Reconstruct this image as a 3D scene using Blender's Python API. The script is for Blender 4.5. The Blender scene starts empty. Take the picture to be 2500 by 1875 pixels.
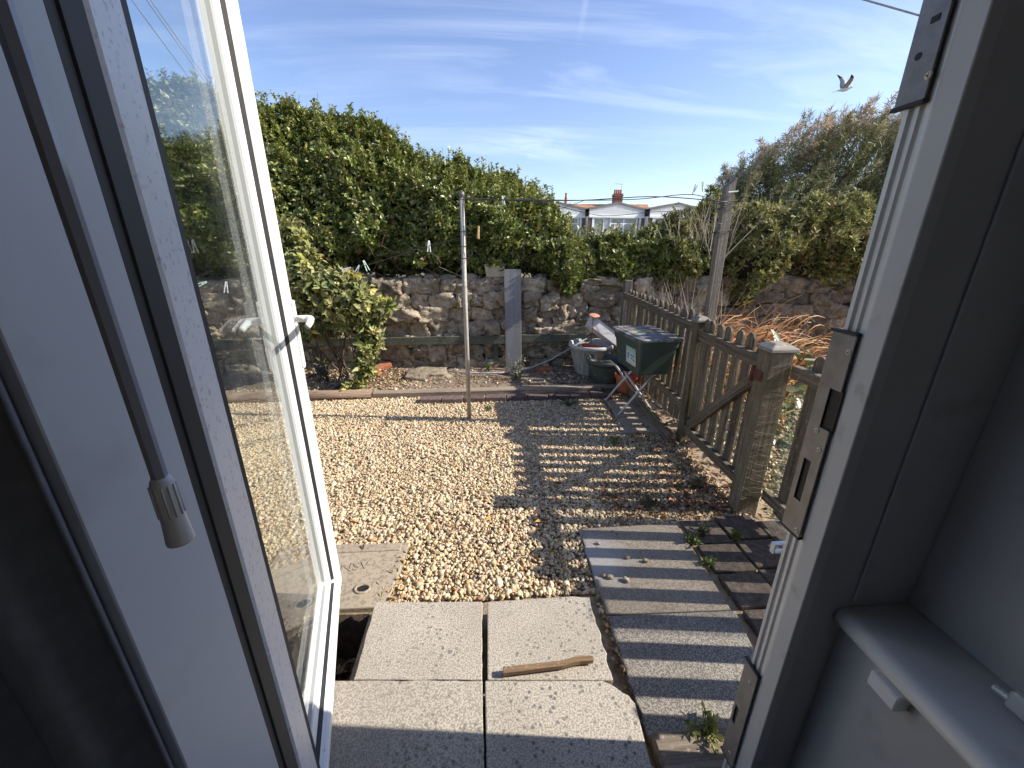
import bpy, bmesh, math, random
import numpy as np
from math import sin, cos, tan, radians, pi, atan2, sqrt
from mathutils import Vector, Matrix, Euler, noise as mnoise

random.seed(7); RNG = np.random.default_rng(7)
SC = bpy.context.scene
COL = SC.collection

# ------------------------------------------------------------------ camera, world, sun, exposure
FPX, PITCH, YAW, CH = 970.0, radians(19.2), radians(3.6), 1.5
cam_d = bpy.data.cameras.new('camera'); cam = bpy.data.objects.new('camera', cam_d); COL.objects.link(cam)
cam_d.sensor_fit = 'HORIZONTAL'; cam_d.sensor_width = 36.0; cam_d.lens = 36.0 * FPX / 2500.0
cam_d.clip_start = 0.02; cam_d.clip_end = 2000
cam.location = (0, 0, CH); cam.rotation_euler = Euler((pi / 2 - PITCH, 0, -YAW), 'XYZ')
SC.camera = cam

SUN_SLOPE, SUN_EL = 0.11, radians(35.0)
sun_h = Vector((1, -SUN_SLOPE, 0)).normalized()
sun_dir = Vector((sun_h.x * cos(SUN_EL), sun_h.y * cos(SUN_EL), sin(SUN_EL)))
sl = bpy.data.lights.new('sun', 'SUN'); sl.energy = 5.0; sl.angle = radians(0.5); sl.color = (1.0, 0.93, 0.83)
so = bpy.data.objects.new('sun', sl); COL.objects.link(so)
so.rotation_euler = sun_dir.to_track_quat('Z', 'Y').to_euler(); so.location = (20, -3, 14)

W = bpy.data.worlds.new('World'); SC.world = W; W.use_nodes = True
nt = W.node_tree; nt.nodes.clear()
def wn(t, **k):
    n = nt.nodes.new(t)
    for a, b in k.items(): setattr(n, a, b)
    return n
SKY_STRENGTH = 0.138
sky = wn('ShaderNodeTexSky', sky_type='NISHITA', sun_disc=False, sun_elevation=SUN_EL,
         sun_rotation=atan2(sun_h.x, sun_h.y), altitude=0, air_density=1.0, dust_density=0.6, ozone_density=2.2)
tcw = wn('ShaderNodeTexCoord'); sxyz = wn('ShaderNodeSeparateXYZ')
nt.links.new(tcw.outputs['Generated'], sxyz.inputs[0])
addz = wn('ShaderNodeMath', operation='MAXIMUM'); addz.inputs[1].default_value = 0.0
addz2 = wn('ShaderNodeMath', operation='ADD'); addz2.inputs[1].default_value = 0.16
nt.links.new(sxyz.outputs['Z'], addz.inputs[0]); nt.links.new(addz.outputs[0], addz2.inputs[0])
dx = wn('ShaderNodeMath', operation='DIVIDE'); dy = wn('ShaderNodeMath', operation='DIVIDE')
nt.links.new(sxyz.outputs['X'], dx.inputs[0]); nt.links.new(addz2.outputs[0], dx.inputs[1])
nt.links.new(sxyz.outputs['Y'], dy.inputs[0]); nt.links.new(addz2.outputs[0], dy.inputs[1])
cx = wn('ShaderNodeCombineXYZ'); nt.links.new(dx.outputs[0], cx.inputs[0]); nt.links.new(dy.outputs[0], cx.inputs[1])
mp = wn('ShaderNodeMapping'); mp.inputs['Rotation'].default_value = (0, 0, radians(-28)); mp.inputs['Scale'].default_value = (0.62, 2.3, 1); mp.inputs['Location'].default_value = (0.7, 1.9, 0)
nt.links.new(cx.outputs[0], mp.inputs[0])
n1 = wn('ShaderNodeTexNoise'); n1.inputs['Scale'].default_value = 1.0; n1.inputs['Detail'].default_value = 9; n1.inputs['Roughness'].default_value = 0.6; n1.inputs['Distortion'].default_value = 1.1
nt.links.new(mp.outputs[0], n1.inputs['Vector'])
n2 = wn('ShaderNodeTexNoise'); n2.inputs['Scale'].default_value = 0.55; n2.inputs['Detail'].default_value = 3
nt.links.new(cx.outputs[0], n2.inputs['Vector'])
r1 = wn('ShaderNodeMapRange'); r1.inputs[1].default_value = 0.48; r1.inputs[2].default_value = 0.78
nt.links.new(n1.outputs['Fac'], r1.inputs[0])
r2 = wn('ShaderNodeMapRange'); r2.inputs[1].default_value = 0.36; r2.inputs[2].default_value = 0.62
nt.links.new(n2.outputs['Fac'], r2.inputs[0])
mulc = wn('ShaderNodeMath', operation='MULTIPLY'); nt.links.new(r1.outputs[0], mulc.inputs[0]); nt.links.new(r2.outputs[0], mulc.inputs[1])
mulc2 = wn('ShaderNodeMath', operation='MULTIPLY'); mulc2.inputs[1].default_value = 0.44
nt.links.new(mulc.outputs[0], mulc2.inputs[0])
# a faint old vapour trail, fixed to the sky: a thin great-circle band between two directions
_d = [Vector((sin(radians(a)) * cos(radians(e)), cos(radians(a)) * cos(radians(e)), sin(radians(e)))) for a, e in ((11.5, 22.0), (15.5, 40.0))]
tn = _d[0].cross(_d[1]).normalized()
td = wn('ShaderNodeVectorMath', operation='DOT_PRODUCT'); td.inputs[1].default_value = tn; nt.links.new(tcw.outputs['Generated'], td.inputs[0])
ta = wn('ShaderNodeMath', operation='ABSOLUTE'); nt.links.new(td.outputs['Value'], ta.inputs[0])
tr1 = wn('ShaderNodeMapRange', interpolation_type='SMOOTHSTEP'); tr1.inputs[1].default_value = 0.009; tr1.inputs[2].default_value = 0.001; nt.links.new(ta.outputs[0], tr1.inputs[0])
tr2 = wn('ShaderNodeMapRange', interpolation_type='SMOOTHSTEP'); tr2.inputs[1].default_value = 0.34; tr2.inputs[2].default_value = 0.46; nt.links.new(sxyz.outputs['Z'], tr2.inputs[0])
tm1 = wn('ShaderNodeMath', operation='MULTIPLY'); nt.links.new(tr1.outputs[0], tm1.inputs[0]); nt.links.new(tr2.outputs[0], tm1.inputs[1])
tm2 = wn('ShaderNodeMath', operation='MULTIPLY_ADD'); tm2.inputs[1].default_value = 0.11; nt.links.new(tm1.outputs[0], tm2.inputs[0]); nt.links.new(mulc2.outputs[0], tm2.inputs[2])
mixw = wn('ShaderNodeMix', data_type='RGBA'); mixw.inputs[7].default_value = (6.3, 6.9, 7.6, 1)
hsw = wn('ShaderNodeHueSaturation'); hsw.inputs['Saturation'].default_value = 1.02; hsw.inputs['Hue'].default_value = 0.513; nt.links.new(sky.outputs[0], hsw.inputs['Color'])
nt.links.new(tm2.outputs[0], mixw.inputs[0]); nt.links.new(hsw.outputs[0], mixw.inputs[6])
bg = wn('ShaderNodeBackground'); bg.inputs['Strength'].default_value = SKY_STRENGTH
out = wn('ShaderNodeOutputWorld')
nt.links.new(mixw.outputs[2], bg.inputs[0]); nt.links.new(bg.outputs[0], out.inputs[0])

vs = SC.view_settings
vs.view_transform = 'Standard'; vs.look = 'None'; vs.gamma = 1; vs.exposure = 0.75; vs.use_curve_mapping = False
SC.cycles.max_bounces = 14; SC.cycles.diffuse_bounces = 6; SC.cycles.glossy_bounces = 5; SC.cycles.transparent_max_bounces = 24
SC.cycles.caustics_reflective = False; SC.cycles.caustics_refractive = False
SC.cycles.use_denoising = True

# ------------------------------------------------------------------ survey helpers (photo pixel -> a world plane)
_R = Vector((cos(YAW), -sin(YAW), 0)); _W = Vector((sin(YAW) * cos(PITCH), cos(YAW) * cos(PITCH), -sin(PITCH))); _U = _R.cross(_W)
CP = Vector((0, 0, CH))
def _ray(px, py): return _W * FPX + _R * (px - 1250) - _U * (py - 937.5)
def GZ(px, py, z=0.0): d = _ray(px, py); return CP + d * ((z - CH) / d.z)
def GY(px, py, y): d = _ray(px, py); return CP + d * (y / d.y)
def GX(px, py, x): d = _ray(px, py); return CP + d * (x / d.x)

# ------------------------------------------------------------------ materials
def _nodes(name):
    m = bpy.data.materials.new(name); m.use_nodes = True
    t = m.node_tree; b = t.nodes['Principled BSDF']
    return m, t, b
def _ramp(t, fac, stops):
    r = t.nodes.new('ShaderNodeValToRGB'); e = r.color_ramp.elements
    e[0].position, e[0].color = stops[0][0], (*stops[0][1], 1)
    e[1].position, e[1].color = stops[-1][0], (*stops[-1][1], 1)
    for p, c in stops[1:-1]:
        k = e.new(p); k.color = (*c, 1)
    t.links.new(fac, r.inputs[0]); return r
def _noise(t, vec, scale, detail=4, rough=0.55, dist=0.0):
    n = t.nodes.new('ShaderNodeTexNoise'); n.inputs['Scale'].default_value = scale; n.inputs['Detail'].default_value = detail
    n.inputs['Roughness'].default_value = rough; n.inputs['Distortion'].default_value = dist
    t.links.new(vec, n.inputs['Vector']); return n
def _objvec(t, stretch=(1, 1, 1), rnd=True, coord='Object'):
    tc = t.nodes.new('ShaderNodeTexCoord'); mpn = t.nodes.new('ShaderNodeMapping'); mpn.inputs['Scale'].default_value = stretch
    src = tc.outputs[coord]
    if rnd:
        oi = t.nodes.new('ShaderNodeObjectInfo'); va = t.nodes.new('ShaderNodeVectorMath'); va.operation = 'MULTIPLY_ADD'
        cmb = t.nodes.new('ShaderNodeCombineXYZ')
        for i in range(3): t.links.new(oi.outputs['Random'], cmb.inputs[i])
        t.links.new(cmb.outputs[0], va.inputs[0]); va.inputs[1].default_value = (37.1, 21.7, 53.3); t.links.new(src, va.inputs[2])
        src = va.outputs[0]
    t.links.new(src, mpn.inputs[0]); return mpn.outputs[0]
def _mixc(t, fac, a, b, mode='MIX'):
    m = t.nodes.new('ShaderNodeMix'); m.data_type = 'RGBA'; m.blend_type = mode
    for sock, v in ((0, fac), (6, a), (7, b)):
        if isinstance(v, (int, float)): m.inputs[sock].default_value = v
        elif isinstance(v, tuple): m.inputs[sock].default_value = (*v, 1)
        else: t.links.new(v, m.inputs[sock])
    return m.outputs[2]
def _bump(t, b, h, strength, dist):
    n = t.nodes.new('ShaderNodeBump'); n.inputs['Strength'].default_value = strength; n.inputs['Distance'].default_value = dist
    t.links.new(h, n.inputs['Height']); t.links.new(n.outputs[0], b.inputs['Normal'])

def mat_noise(name, stops, scale=8, rough=0.8, bump=0.0, bscale=None, stretch=(1, 1, 1), metallic=0.0, vary=0.0, detail=5, spots=None, dist=0.005, spec=0.5, coord='Object'):
    m, t, b = _nodes(name)
    v = _objvec(t, stretch, coord=coord)
    n = _noise(t, v, scale, detail, 0.6)
    c = _ramp(t, n.outputs['Fac'], stops).outputs[0]
    if spots:                                    # (scale, lo, hi, colour)
        n2 = _noise(t, v, spots[0], 3, 0.6); mr = t.nodes.new('ShaderNodeMapRange'); mr.inputs[1].default_value = spots[1]; mr.inputs[2].default_value = spots[2]
        t.links.new(n2.outputs['Fac'], mr.inputs[0]); c = _mixc(t, mr.outputs[0], c, spots[3])
    if vary:
        oi = t.nodes.new('ShaderNodeObjectInfo'); mr = t.nodes.new('ShaderNodeMapRange'); mr.inputs[3].default_value = 1 - vary; mr.inputs[4].default_value = 1 + vary
        t.links.new(oi.outputs['Random'], mr.inputs[0])
        hs = t.nodes.new('ShaderNodeHueSaturation'); t.links.new(mr.outputs[0], hs.inputs['Value']); t.links.new(c, hs.inputs['Color']); c = hs.outputs[0]
    t.links.new(c, b.inputs['Base Color'])
    b.inputs['Roughness'].default_value = rough; b.inputs['Metallic'].default_value = metallic; b.inputs['Specular IOR Level'].default_value = spec
    if bump:
        nb = _noise(t, v, bscale or scale * 3, 6, 0.65); _bump(t, b, nb.outputs['Fac'], bump, dist)
    return m
def mat_wood(name, stops, axis=2, rough=0.85, fine=60, vary=0.18, green=None, bump=0.5):
    st = [1, 1, 1]; st[axis] = 0.035
    m, t, b = _nodes(name)
    v = _objvec(t, tuple(st)); v2 = _objvec(t, (1, 1, 1))
    n = _noise(t, v, fine * 1.6, 6, 0.65, 0.15); c = _ramp(t, n.outputs['Fac'], stops).outputs[0]
    big = _noise(t, v2, 7, 4, 0.6)
    c = _mixc(t, _ramp(t, big.outputs['Fac'], [(0.35, (0, 0, 0)), (0.7, (0.55, 0.55, 0.55))]).outputs[0], c, tuple(x * 0.62 for x in stops[-1][1]))
    fl = _noise(t, v2, 55, 3, 0.7)
    c = _mixc(t, _ramp(t, fl.outputs['Fac'], [(0.58, (0, 0, 0)), (0.68, (0.6, 0.6, 0.6))]).outputs[0], c, tuple(min(1, x * 1.5) for x in stops[-1][1]))
    if green:
        g = _noise(t, v2, 3.5, 3, 0.6); c = _mixc(t, _ramp(t, g.outputs['Fac'], [(0.45, (0, 0, 0)), (0.65, (0.7, 0.7, 0.7))]).outputs[0], c, green)
    oi = t.nodes.new('ShaderNodeObjectInfo'); mr = t.nodes.new('ShaderNodeMapRange'); mr.inputs[3].default_value = 1 - vary; mr.inputs[4].default_value = 1 + vary
    t.links.new(oi.outputs['Random'], mr.inputs[0]); hs = t.nodes.new('ShaderNodeHueSaturation')
    t.links.new(mr.outputs[0], hs.inputs['Value']); t.links.new(c, hs.inputs['Color'])
    t.links.new(hs.outputs[0], b.inputs['Base Color']); b.inputs['Roughness'].default_value = rough
    _bump(t, b, n.outputs['Fac'], bump, 0.004); return m
def mat_slab(name, light, dark, thr=0.5, dots=(0.1, 0.1, 0.095), scale=95, stain=0.5, patch=None):
    m, t, b = _nodes(name); v = _objvec(t)
    n = _noise(t, v, scale, 3, 0.55); c = _ramp(t, n.outputs['Fac'], [(thr - 0.045, dark), (thr + 0.035, light)]).outputs[0]
    vo = t.nodes.new('ShaderNodeTexVoronoi'); vo.inputs['Scale'].default_value = 46; t.links.new(v, vo.inputs['Vector'])
    lowf = _noise(t, v, 3.2, 3, 0.6)
    mr = t.nodes.new('ShaderNodeMapRange'); mr.inputs[1].default_value = 0.34; mr.inputs[2].default_value = 0.2
    t.links.new(vo.outputs['Distance'], mr.inputs[0])
    area = _ramp(t, lowf.outputs['Fac'], [(0.42, (0.06, 0.06, 0.06)), (0.6, (0.85, 0.85, 0.85))]).outputs[0]
    f = t.nodes.new('ShaderNodeMath'); f.operation = 'MULTIPLY'; t.links.new(mr.outputs[0], f.inputs[0]); t.links.new(area, f.inputs[1])
    c = _mixc(t, f.outputs[0], c, dots)
    st = _noise(t, v, 2.1, 5, 0.62); c = _mixc(t, _ramp(t, st.outputs['Fac'], [(0.4, (0, 0, 0)), (0.75, (stain,) * 3)]).outputs[0], c, tuple(x * 0.75 for x in dark))
    if patch:                                    # (centre x, y, radius, colour) a bleached patch on this slab
        tc = t.nodes.new('ShaderNodeTexCoord'); d = t.nodes.new('ShaderNodeVectorMath'); d.operation = 'DISTANCE'
        wob = _noise(t, v, 9, 3); ad = t.nodes.new('ShaderNodeVectorMath'); ad.operation = 'MULTIPLY_ADD'; ad.inputs[1].default_value = (0.14,) * 3
        t.links.new(wob.outputs['Color'], ad.inputs[0]); t.links.new(tc.outputs['Object'], ad.inputs[2])
        t.links.new(ad.outputs[0], d.inputs[0]); d.inputs[1].default_value = (patch[0] + 0.07, patch[1] + 0.07, 0.09)
        mr2 = t.nodes.new('ShaderNodeMapRange'); mr2.inputs[1].default_value = patch[2]; mr2.inputs[2].default_value = patch[2] * 0.35; mr2.inputs[4].default_value = 0.75
        t.links.new(d.outputs['Value'], mr2.inputs[0]); c = _mixc(t, mr2.outputs[0], c, patch[3])
    t.links.new(c, b.inputs['Base Color']); b.inputs['Roughness'].default_value = 0.9
    nb = _noise(t, v, 150, 5, 0.7); _bump(t, b, nb.outputs['Fac'], 0.5, 0.004); return m
def mat_attr(name, rough=0.55, trans=0.0, sheen=0.5, bump=0.0):
    m, t, b = _nodes(name)
    a = t.nodes.new('ShaderNodeAttribute'); a.attribute_name = 'tint'
    t.links.new(a.outputs['Color'], b.inputs['Base Color']); b.inputs['Roughness'].default_value = rough; b.inputs['Specular IOR Level'].default_value = sheen
    if bump:
        v = _objvec(t); n = _noise(t, v, 140, 4); _bump(t, b, n.outputs['Fac'], bump, 0.003)
    if trans:
        tr = t.nodes.new('ShaderNodeBsdfTranslucent'); t.links.new(a.outputs['Color'], tr.inputs[0])
        mx = t.nodes.new('ShaderNodeMixShader'); mx.inputs[0].default_value = trans
        o = t.nodes['Material Output']; t.links.new(b.outputs[0], mx.inputs[1]); t.links.new(tr.outputs[0], mx.inputs[2]); t.links.new(mx.outputs[0], o.inputs[0])
    return m
def mat_glass(name, streak=True):
    m, t, b = _nodes(name); t.nodes.remove(b)
    lw = t.nodes.new('ShaderNodeLayerWeight'); lw.inputs[0].default_value = 0.5
    p = t.nodes.new('ShaderNodeMath'); p.operation = 'POWER'; p.inputs[1].default_value = 5; t.links.new(lw.outputs['Facing'], p.inputs[0])
    ma = t.nodes.new('ShaderNodeMath'); ma.operation = 'MULTIPLY_ADD'; ma.inputs[1].default_value = 0.9; ma.inputs[2].default_value = 0.05; t.links.new(p.outputs[0], ma.inputs[0])
    gl = t.nodes.new('ShaderNodeBsdfGlossy'); gl.inputs['Roughness'].default_value = 0.0
    tr = t.nodes.new('ShaderNodeBsdfTransparent'); tr.inputs[0].default_value = (0.93, 0.96, 0.95, 1)
    mx = t.nodes.new('ShaderNodeMixShader'); t.links.new(ma.outputs[0], mx.inputs[0]); t.links.new(tr.outputs[0], mx.inputs[1]); t.links.new(gl.outputs[0], mx.inputs[2])
    last = mx.outputs[0]
    if streak:                                   # a thin film of dust on the pane
        df = t.nodes.new('ShaderNodeBsdfDiffuse'); df.inputs[0].default_value = (0.5, 0.52, 0.52, 1)
        v = _objvec(t, (1, 1, 0.2), False); n = _noise(t, v, 6, 5, 0.7)
        rr = _ramp(t, n.outputs['Fac'], [(0.42, (0.004,) * 3), (0.8, (0.06,) * 3)])
        m2 = t.nodes.new('ShaderNodeMixShader'); t.links.new(rr.outputs[0], m2.inputs[0]); t.links.new(last, m2.inputs[1]); t.links.new(df.outputs[0], m2.inputs[2]); last = m2.outputs[0]
    t.links.new(last, t.nodes['Material Output'].inputs[0]); return m
def mat_net(name, col, cover, scale=(900, 900, 900)):
    m, t, b = _nodes(name); b.inputs['Base Color'].default_value = (*col, 1); b.inputs['Roughness'].default_value = 0.6
    tr = t.nodes.new('ShaderNodeBsdfTransparent'); mx = t.nodes.new('ShaderNodeMixShader')
    v = _objvec(t, (1, 1, 1), False); n = _noise(t, v, 60, 2)
    rr = _ramp(t, n.outputs['Fac'], [(0.3, (cover * 0.6,) * 3), (0.7, (min(1, cover * 1.4),) * 3)])
    t.links.new(rr.outputs[0], mx.inputs[0]); t.links.new(tr.outputs[0], mx.inputs[1]); t.links.new(b.outputs[0], mx.inputs[2])
    t.links.new(mx.outputs[0], t.nodes['Material Output'].inputs[0]); return m

M = {}
M['upvc'] = mat_noise('upvc', [(0.3, (0.76, 0.77, 0.77)), (0.7, (0.82, 0.82, 0.81))], 3, 0.38, spots=(26, 0.66, 0.74, (0.6, 0.58, 0.52)))
M['upvc_film'] = mat_noise('upvc_film', [(0.35, (0.70, 0.735, 0.80)), (0.65, (0.77, 0.79, 0.83))], 2.5, 0.30, bump=0.3, bscale=170, spots=(110, 0.58, 0.68, (0.46, 0.47, 0.53)))
M['upvc_grey'] = mat_noise('upvc_grey', [(0.3, (0.50, 0.50, 0.50)), (0.7, (0.57, 0.57, 0.565))], 3, 0.45, bump=0.06, bscale=120, spots=(18, 0.62, 0.76, (0.42, 0.41, 0.39)))
M['wall_paint'] = mat_noise('wall_paint', [(0.3, (0.50, 0.54, 0.60)), (0.7, (0.555, 0.59, 0.64))], 2, 0.45, bump=0.06, bscale=300, spots=(5, 0.60, 0.80, (0.43, 0.45, 0.48)))
M['grey_wall'] = mat_noise('grey_wall', [(0.3, (0.43, 0.43, 0.435)), (0.7, (0.50, 0.50, 0.50))], 3, 0.6, bump=0.10, bscale=220, spots=(9, 0.60, 0.78, (0.36, 0.355, 0.345)))
M['sill_paint'] = mat_noise('sill_paint', [(0.3, (0.74, 0.74, 0.74)), (0.7, (0.80, 0.80, 0.79))], 4, 0.35, bump=0.10, bscale=40, spots=(13, 0.62, 0.78, (0.62, 0.61, 0.58)))
M['seal'] = mat_noise('seal', [(0.3, (0.015, 0.015, 0.017)), (0.7, (0.03, 0.03, 0.032))], 30, 0.55)
M['frame_shade'] = mat_noise('frame_shade', [(0.3, (0.035, 0.036, 0.037)), (0.7, (0.05, 0.05, 0.05))], 5, 0.6, bump=0.05)  # left jamb colour, darkened to stand in for shade in the rebate
M['curtain'] = mat_noise('curtain', [(0.3, (0.15, 0.16, 0.19)), (0.7, (0.20, 0.21, 0.24))], 40, 0.9, bump=0.2, bscale=500)
M['alu'] = mat_noise('alu', [(0.3, (0.66, 0.65, 0.63)), (0.7, (0.74, 0.73, 0.71))], 12, 0.4, metallic=0.15)
M['keep_metal'] = mat_noise('keep_metal', [(0.3, (0.20, 0.19, 0.185)), (0.7, (0.29, 0.28, 0.27))], 30, 0.5, metallic=0.5, spots=(55, 0.64, 0.72, (0.30, 0.22, 0.12)), bump=0.1)
M['brass'] = mat_noise('brass', [(0.3, (0.66, 0.60, 0.48)), (0.7, (0.78, 0.73, 0.62))], 60, 0.5, metallic=0.1)
M['black'] = mat_noise('black', [(0.3, (0.006, 0.006, 0.006)), (0.7, (0.012, 0.012, 0.012))], 20, 0.6)
M['clear_rod'] = None
M['glass'] = mat_glass('glass')
M['ground'] = mat_noise('ground', [(0.3, (0.18, 0.13, 0.08)), (0.5, (0.32, 0.24, 0.15)), (0.75, (0.42, 0.33, 0.22))], 22, 0.95, bump=0.8, bscale=60, dist=0.01, coord='Object')
M['bank'] = mat_noise('bank', [(0.3, (0.10, 0.085, 0.05)), (0.7, (0.17, 0.15, 0.08))], 1.2, 0.95)
M['soil'] = mat_noise('soil', [(0.3, (0.10, 0.07, 0.05)), (0.5, (0.22, 0.165, 0.115)), (0.75, (0.40, 0.32, 0.23))], 30, 0.95, bump=0.9, bscale=70, dist=0.012)
M['pebble'] = mat_attr('pebble', 0.75, 0, 0.3, bump=0.3)
M['litter'] = mat_attr('litter', 0.8, 0.1, 0.2)
M['leaf'] = mat_attr('leaf', 0.36, 0.22, 0.55)
M['leaf_dull'] = mat_attr('leaf_dull', 0.55, 0.25, 0.35)
M['twig'] = mat_noise('twig', [(0.3, (0.06, 0.045, 0.03)), (0.7, (0.13, 0.10, 0.07))], 14, 0.9, bump=0.4)
M['core_shade'] = mat_noise('core_shade', [(0.35, (0.022, 0.024, 0.012)), (0.7, (0.05, 0.045, 0.025))], 9, 0.95, bump=1.0, bscale=25, dist=0.05)  # hedge core, near black to paint in the shade between the leaves
M['stone'] = mat_noise('stone', [(0.25, (0.12, 0.088, 0.056)), (0.40, (0.31, 0.245, 0.165)), (0.56, (0.45, 0.37, 0.265)), (0.8, (0.54, 0.46, 0.345))], 17, 0.95, bump=1.0, bscale=38, dist=0.035, vary=0.28, detail=8, spots=(9, 0.58, 0.72, (0.15, 0.12, 0.09)))
M['stone_rust'] = mat_noise('stone_rust', [(0.25, (0.075, 0.054, 0.035)), (0.45, (0.195, 0.143, 0.092)), (0.8, (0.38, 0.305, 0.22))], 17, 0.95, bump=1.0, bscale=38, dist=0.035, vary=0.28, detail=8, spots=(7, 0.5, 0.7, (0.11, 0.085, 0.07)))
M['mortar'] = mat_noise('mortar', [(0.3, (0.05, 0.037, 0.025)), (0.7, (0.14, 0.108, 0.076))], 18, 0.98, bump=1.0, bscale=50, dist=0.02)
M['slab_light'] = mat_slab('slab_light', (0.50, 0.45, 0.375), (0.29, 0.255, 0.205), 0.50, scale=175, stain=0.55)
M['slab_grey'] = mat_slab('slab_grey', (0.33, 0.295, 0.245), (0.125, 0.112, 0.095), 0.51, scale=200, stain=0.75)
M['slab_patch'] = mat_slab('slab_patch', (0.32, 0.272, 0.21), (0.165, 0.135, 0.10), 0.48, scale=200, stain=0.65, patch=(-0.03, 0.04, 0.21, (0.36, 0.35, 0.335)))
M['slab_old'] = mat_slab('slab_old', (0.36, 0.30, 0.22), (0.25, 0.20, 0.14), 0.45, dots=(0.2, 0.17, 0.13), scale=60, stain=0.4)
M['paver'] = mat_noise('paver', [(0.3, (0.045, 0.034, 0.026)), (0.55, (0.105, 0.080, 0.060)), (0.8, (0.18, 0.145, 0.112))], 40, 0.9, bump=0.7, bscale=120, vary=0.2, spots=(90, 0.66, 0.72, (0.3, 0.27, 0.23)))
M['block'] = mat_noise('block', [(0.3, (0.075, 0.05, 0.045)), (0.7, (0.15, 0.105, 0.095))], 30, 0.9, bump=0.6, bscale=120, vary=0.2, spots=(80, 0.64, 0.7, (0.32, 0.28, 0.24)))
M['brick'] = mat_noise('brick', [(0.3, (0.32, 0.10, 0.045)), (0.7, (0.45, 0.18, 0.09))], 18, 0.9, bump=0.5, bscale=90, vary=0.15)
M['fence_wood'] = mat_wood('fence_wood', [(0.36, (0.036, 0.027, 0.018)), (0.5, (0.135, 0.106, 0.068)), (0.66, (0.26, 0.215, 0.145))], 2, fine=45, bump=1.0)
M['rail_wood'] = mat_wood('rail_wood', [(0.36, (0.036, 0.027, 0.018)), (0.5, (0.13, 0.10, 0.065)), (0.66, (0.25, 0.205, 0.14))], 1, fine=45, bump=1.0)
M['post_wood'] = mat_wood('post_wood', [(0.34, (0.055, 0.042, 0.027)), (0.5, (0.155, 0.122, 0.078)), (0.68, (0.27, 0.22, 0.15))], 2, fine=45, bump=1.0, green=(0.085, 0.08, 0.033))
M['grey_wood'] = mat_wood('grey_wood', [(0.36, (0.05, 0.042, 0.034)), (0.5, (0.15, 0.128, 0.104)), (0.68, (0.27, 0.238, 0.20))], 2, fine=42, bump=1.0)
M['cap_wood'] = mat_wood('cap_wood', [(0.34, (0.13, 0.11, 0.09)), (0.5, (0.25, 0.22, 0.18)), (0.68, (0.36, 0.325, 0.275))], 0, bump=0.9)
M['log_wood'] = mat_wood('log_wood', [(0.3, (0.075, 0.047, 0.032)), (0.5, (0.185, 0.122, 0.082)), (0.72, (0.30, 0.22, 0.155))], 0)
M['edge_wood'] = mat_wood('edge_wood', [(0.3, (0.10, 0.075, 0.055)), (0.5, (0.23, 0.18, 0.13)), (0.72, (0.34, 0.285, 0.215))], 0)
M['stick_wood'] = mat_wood('stick_wood', [(0.3, (0.10, 0.06, 0.03)), (0.5, (0.185, 0.115, 0.06)), (0.72, (0.25, 0.165, 0.095))], 0, fine=90)
M['green_timber'] = mat_wood('green_timber', [(0.25, (0.018, 0.022, 0.014)), (0.52, (0.042, 0.052, 0.032)), (0.68, (0.085, 0.095, 0.06)), (0.8, (0.26, 0.25, 0.19))], 0, fine=35)
M['laminate'] = mat_wood('laminate', [(0.3, (0.125, 0.128, 0.135)), (0.5, (0.175, 0.178, 0.185)), (0.75, (0.25, 0.25, 0.25))], 2, rough=0.55, fine=40, bump=0.1)
M['fibreboard'] = mat_noise('fibreboard', [(0.3, (0.36, 0.22, 0.10)), (0.7, (0.45, 0.29, 0.15))], 60, 0.9)
M['pole_metal'] = mat_wood('pole_metal', [(0.3, (0.20, 0.185, 0.16)), (0.5, (0.36, 0.33, 0.28)), (0.75, (0.46, 0.43, 0.37))], 2, rough=0.6, bump=0.15)
M['wire'] = mat_noise('wire', [(0.3, (0.05, 0.05, 0.055)), (0.7, (0.10, 0.10, 0.10))], 30, 0.6)
M['cable'] = mat_noise('cable', [(0.3, (0.22, 0.23, 0.26)), (0.7, (0.36, 0.37, 0.40))], 30, 0.5)
M['mesh_wire'] = mat_noise('mesh_wire', [(0.3, (0.20, 0.19, 0.15)), (0.7, (0.32, 0.30, 0.25))], 30, 0.6, metallic=0.3)
M['peg_white'] = mat_noise('peg_white', [(0.3, (0.72, 0.78, 0.80)), (0.7, (0.82, 0.84, 0.84))], 30, 0.4)
M['peg_mint'] = mat_noise('peg_mint', [(0.3, (0.50, 0.72, 0.62)), (0.7, (0.66, 0.80, 0.72))], 30, 0.4)
M['peg_brown'] = mat_noise('peg_brown', [(0.3, (0.42, 0.26, 0.10)), (0.7, (0.52, 0.35, 0.16))], 30, 0.6)
M['pot_grey'] = mat_noise('pot_grey', [(0.3, (0.40, 0.40, 0.39)), (0.7, (0.54, 0.54, 0.52))], 10, 0.6, spots=(14, 0.58, 0.75, (0.30, 0.28, 0.24)))
M['pot_green'] = mat_noise('pot_green', [(0.3, (0.045, 0.06, 0.052)), (0.7, (0.085, 0.105, 0.092))], 10, 0.55, spots=(20, 0.6, 0.75, (0.16, 0.16, 0.14)))
M['pot_black'] = mat_noise('pot_black', [(0.3, (0.02, 0.02, 0.022)), (0.7, (0.045, 0.045, 0.047))], 10, 0.5)
M['terracotta'] = mat_noise('terracotta', [(0.3, (0.42, 0.10, 0.04)), (0.7, (0.52, 0.16, 0.07))], 10, 0.6)
M['shell_pink'] = mat_noise('shell_pink', [(0.3, (0.48, 0.20, 0.13)), (0.7, (0.56, 0.28, 0.19))], 20, 0.7)
M['bin_green'] = mat_noise('bin_green', [(0.3, (0.040, 0.066, 0.055)), (0.7, (0.054, 0.086, 0.072))], 6, 0.38, spots=(60, 0.66, 0.8, (0.12, 0.15, 0.13)))
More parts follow.
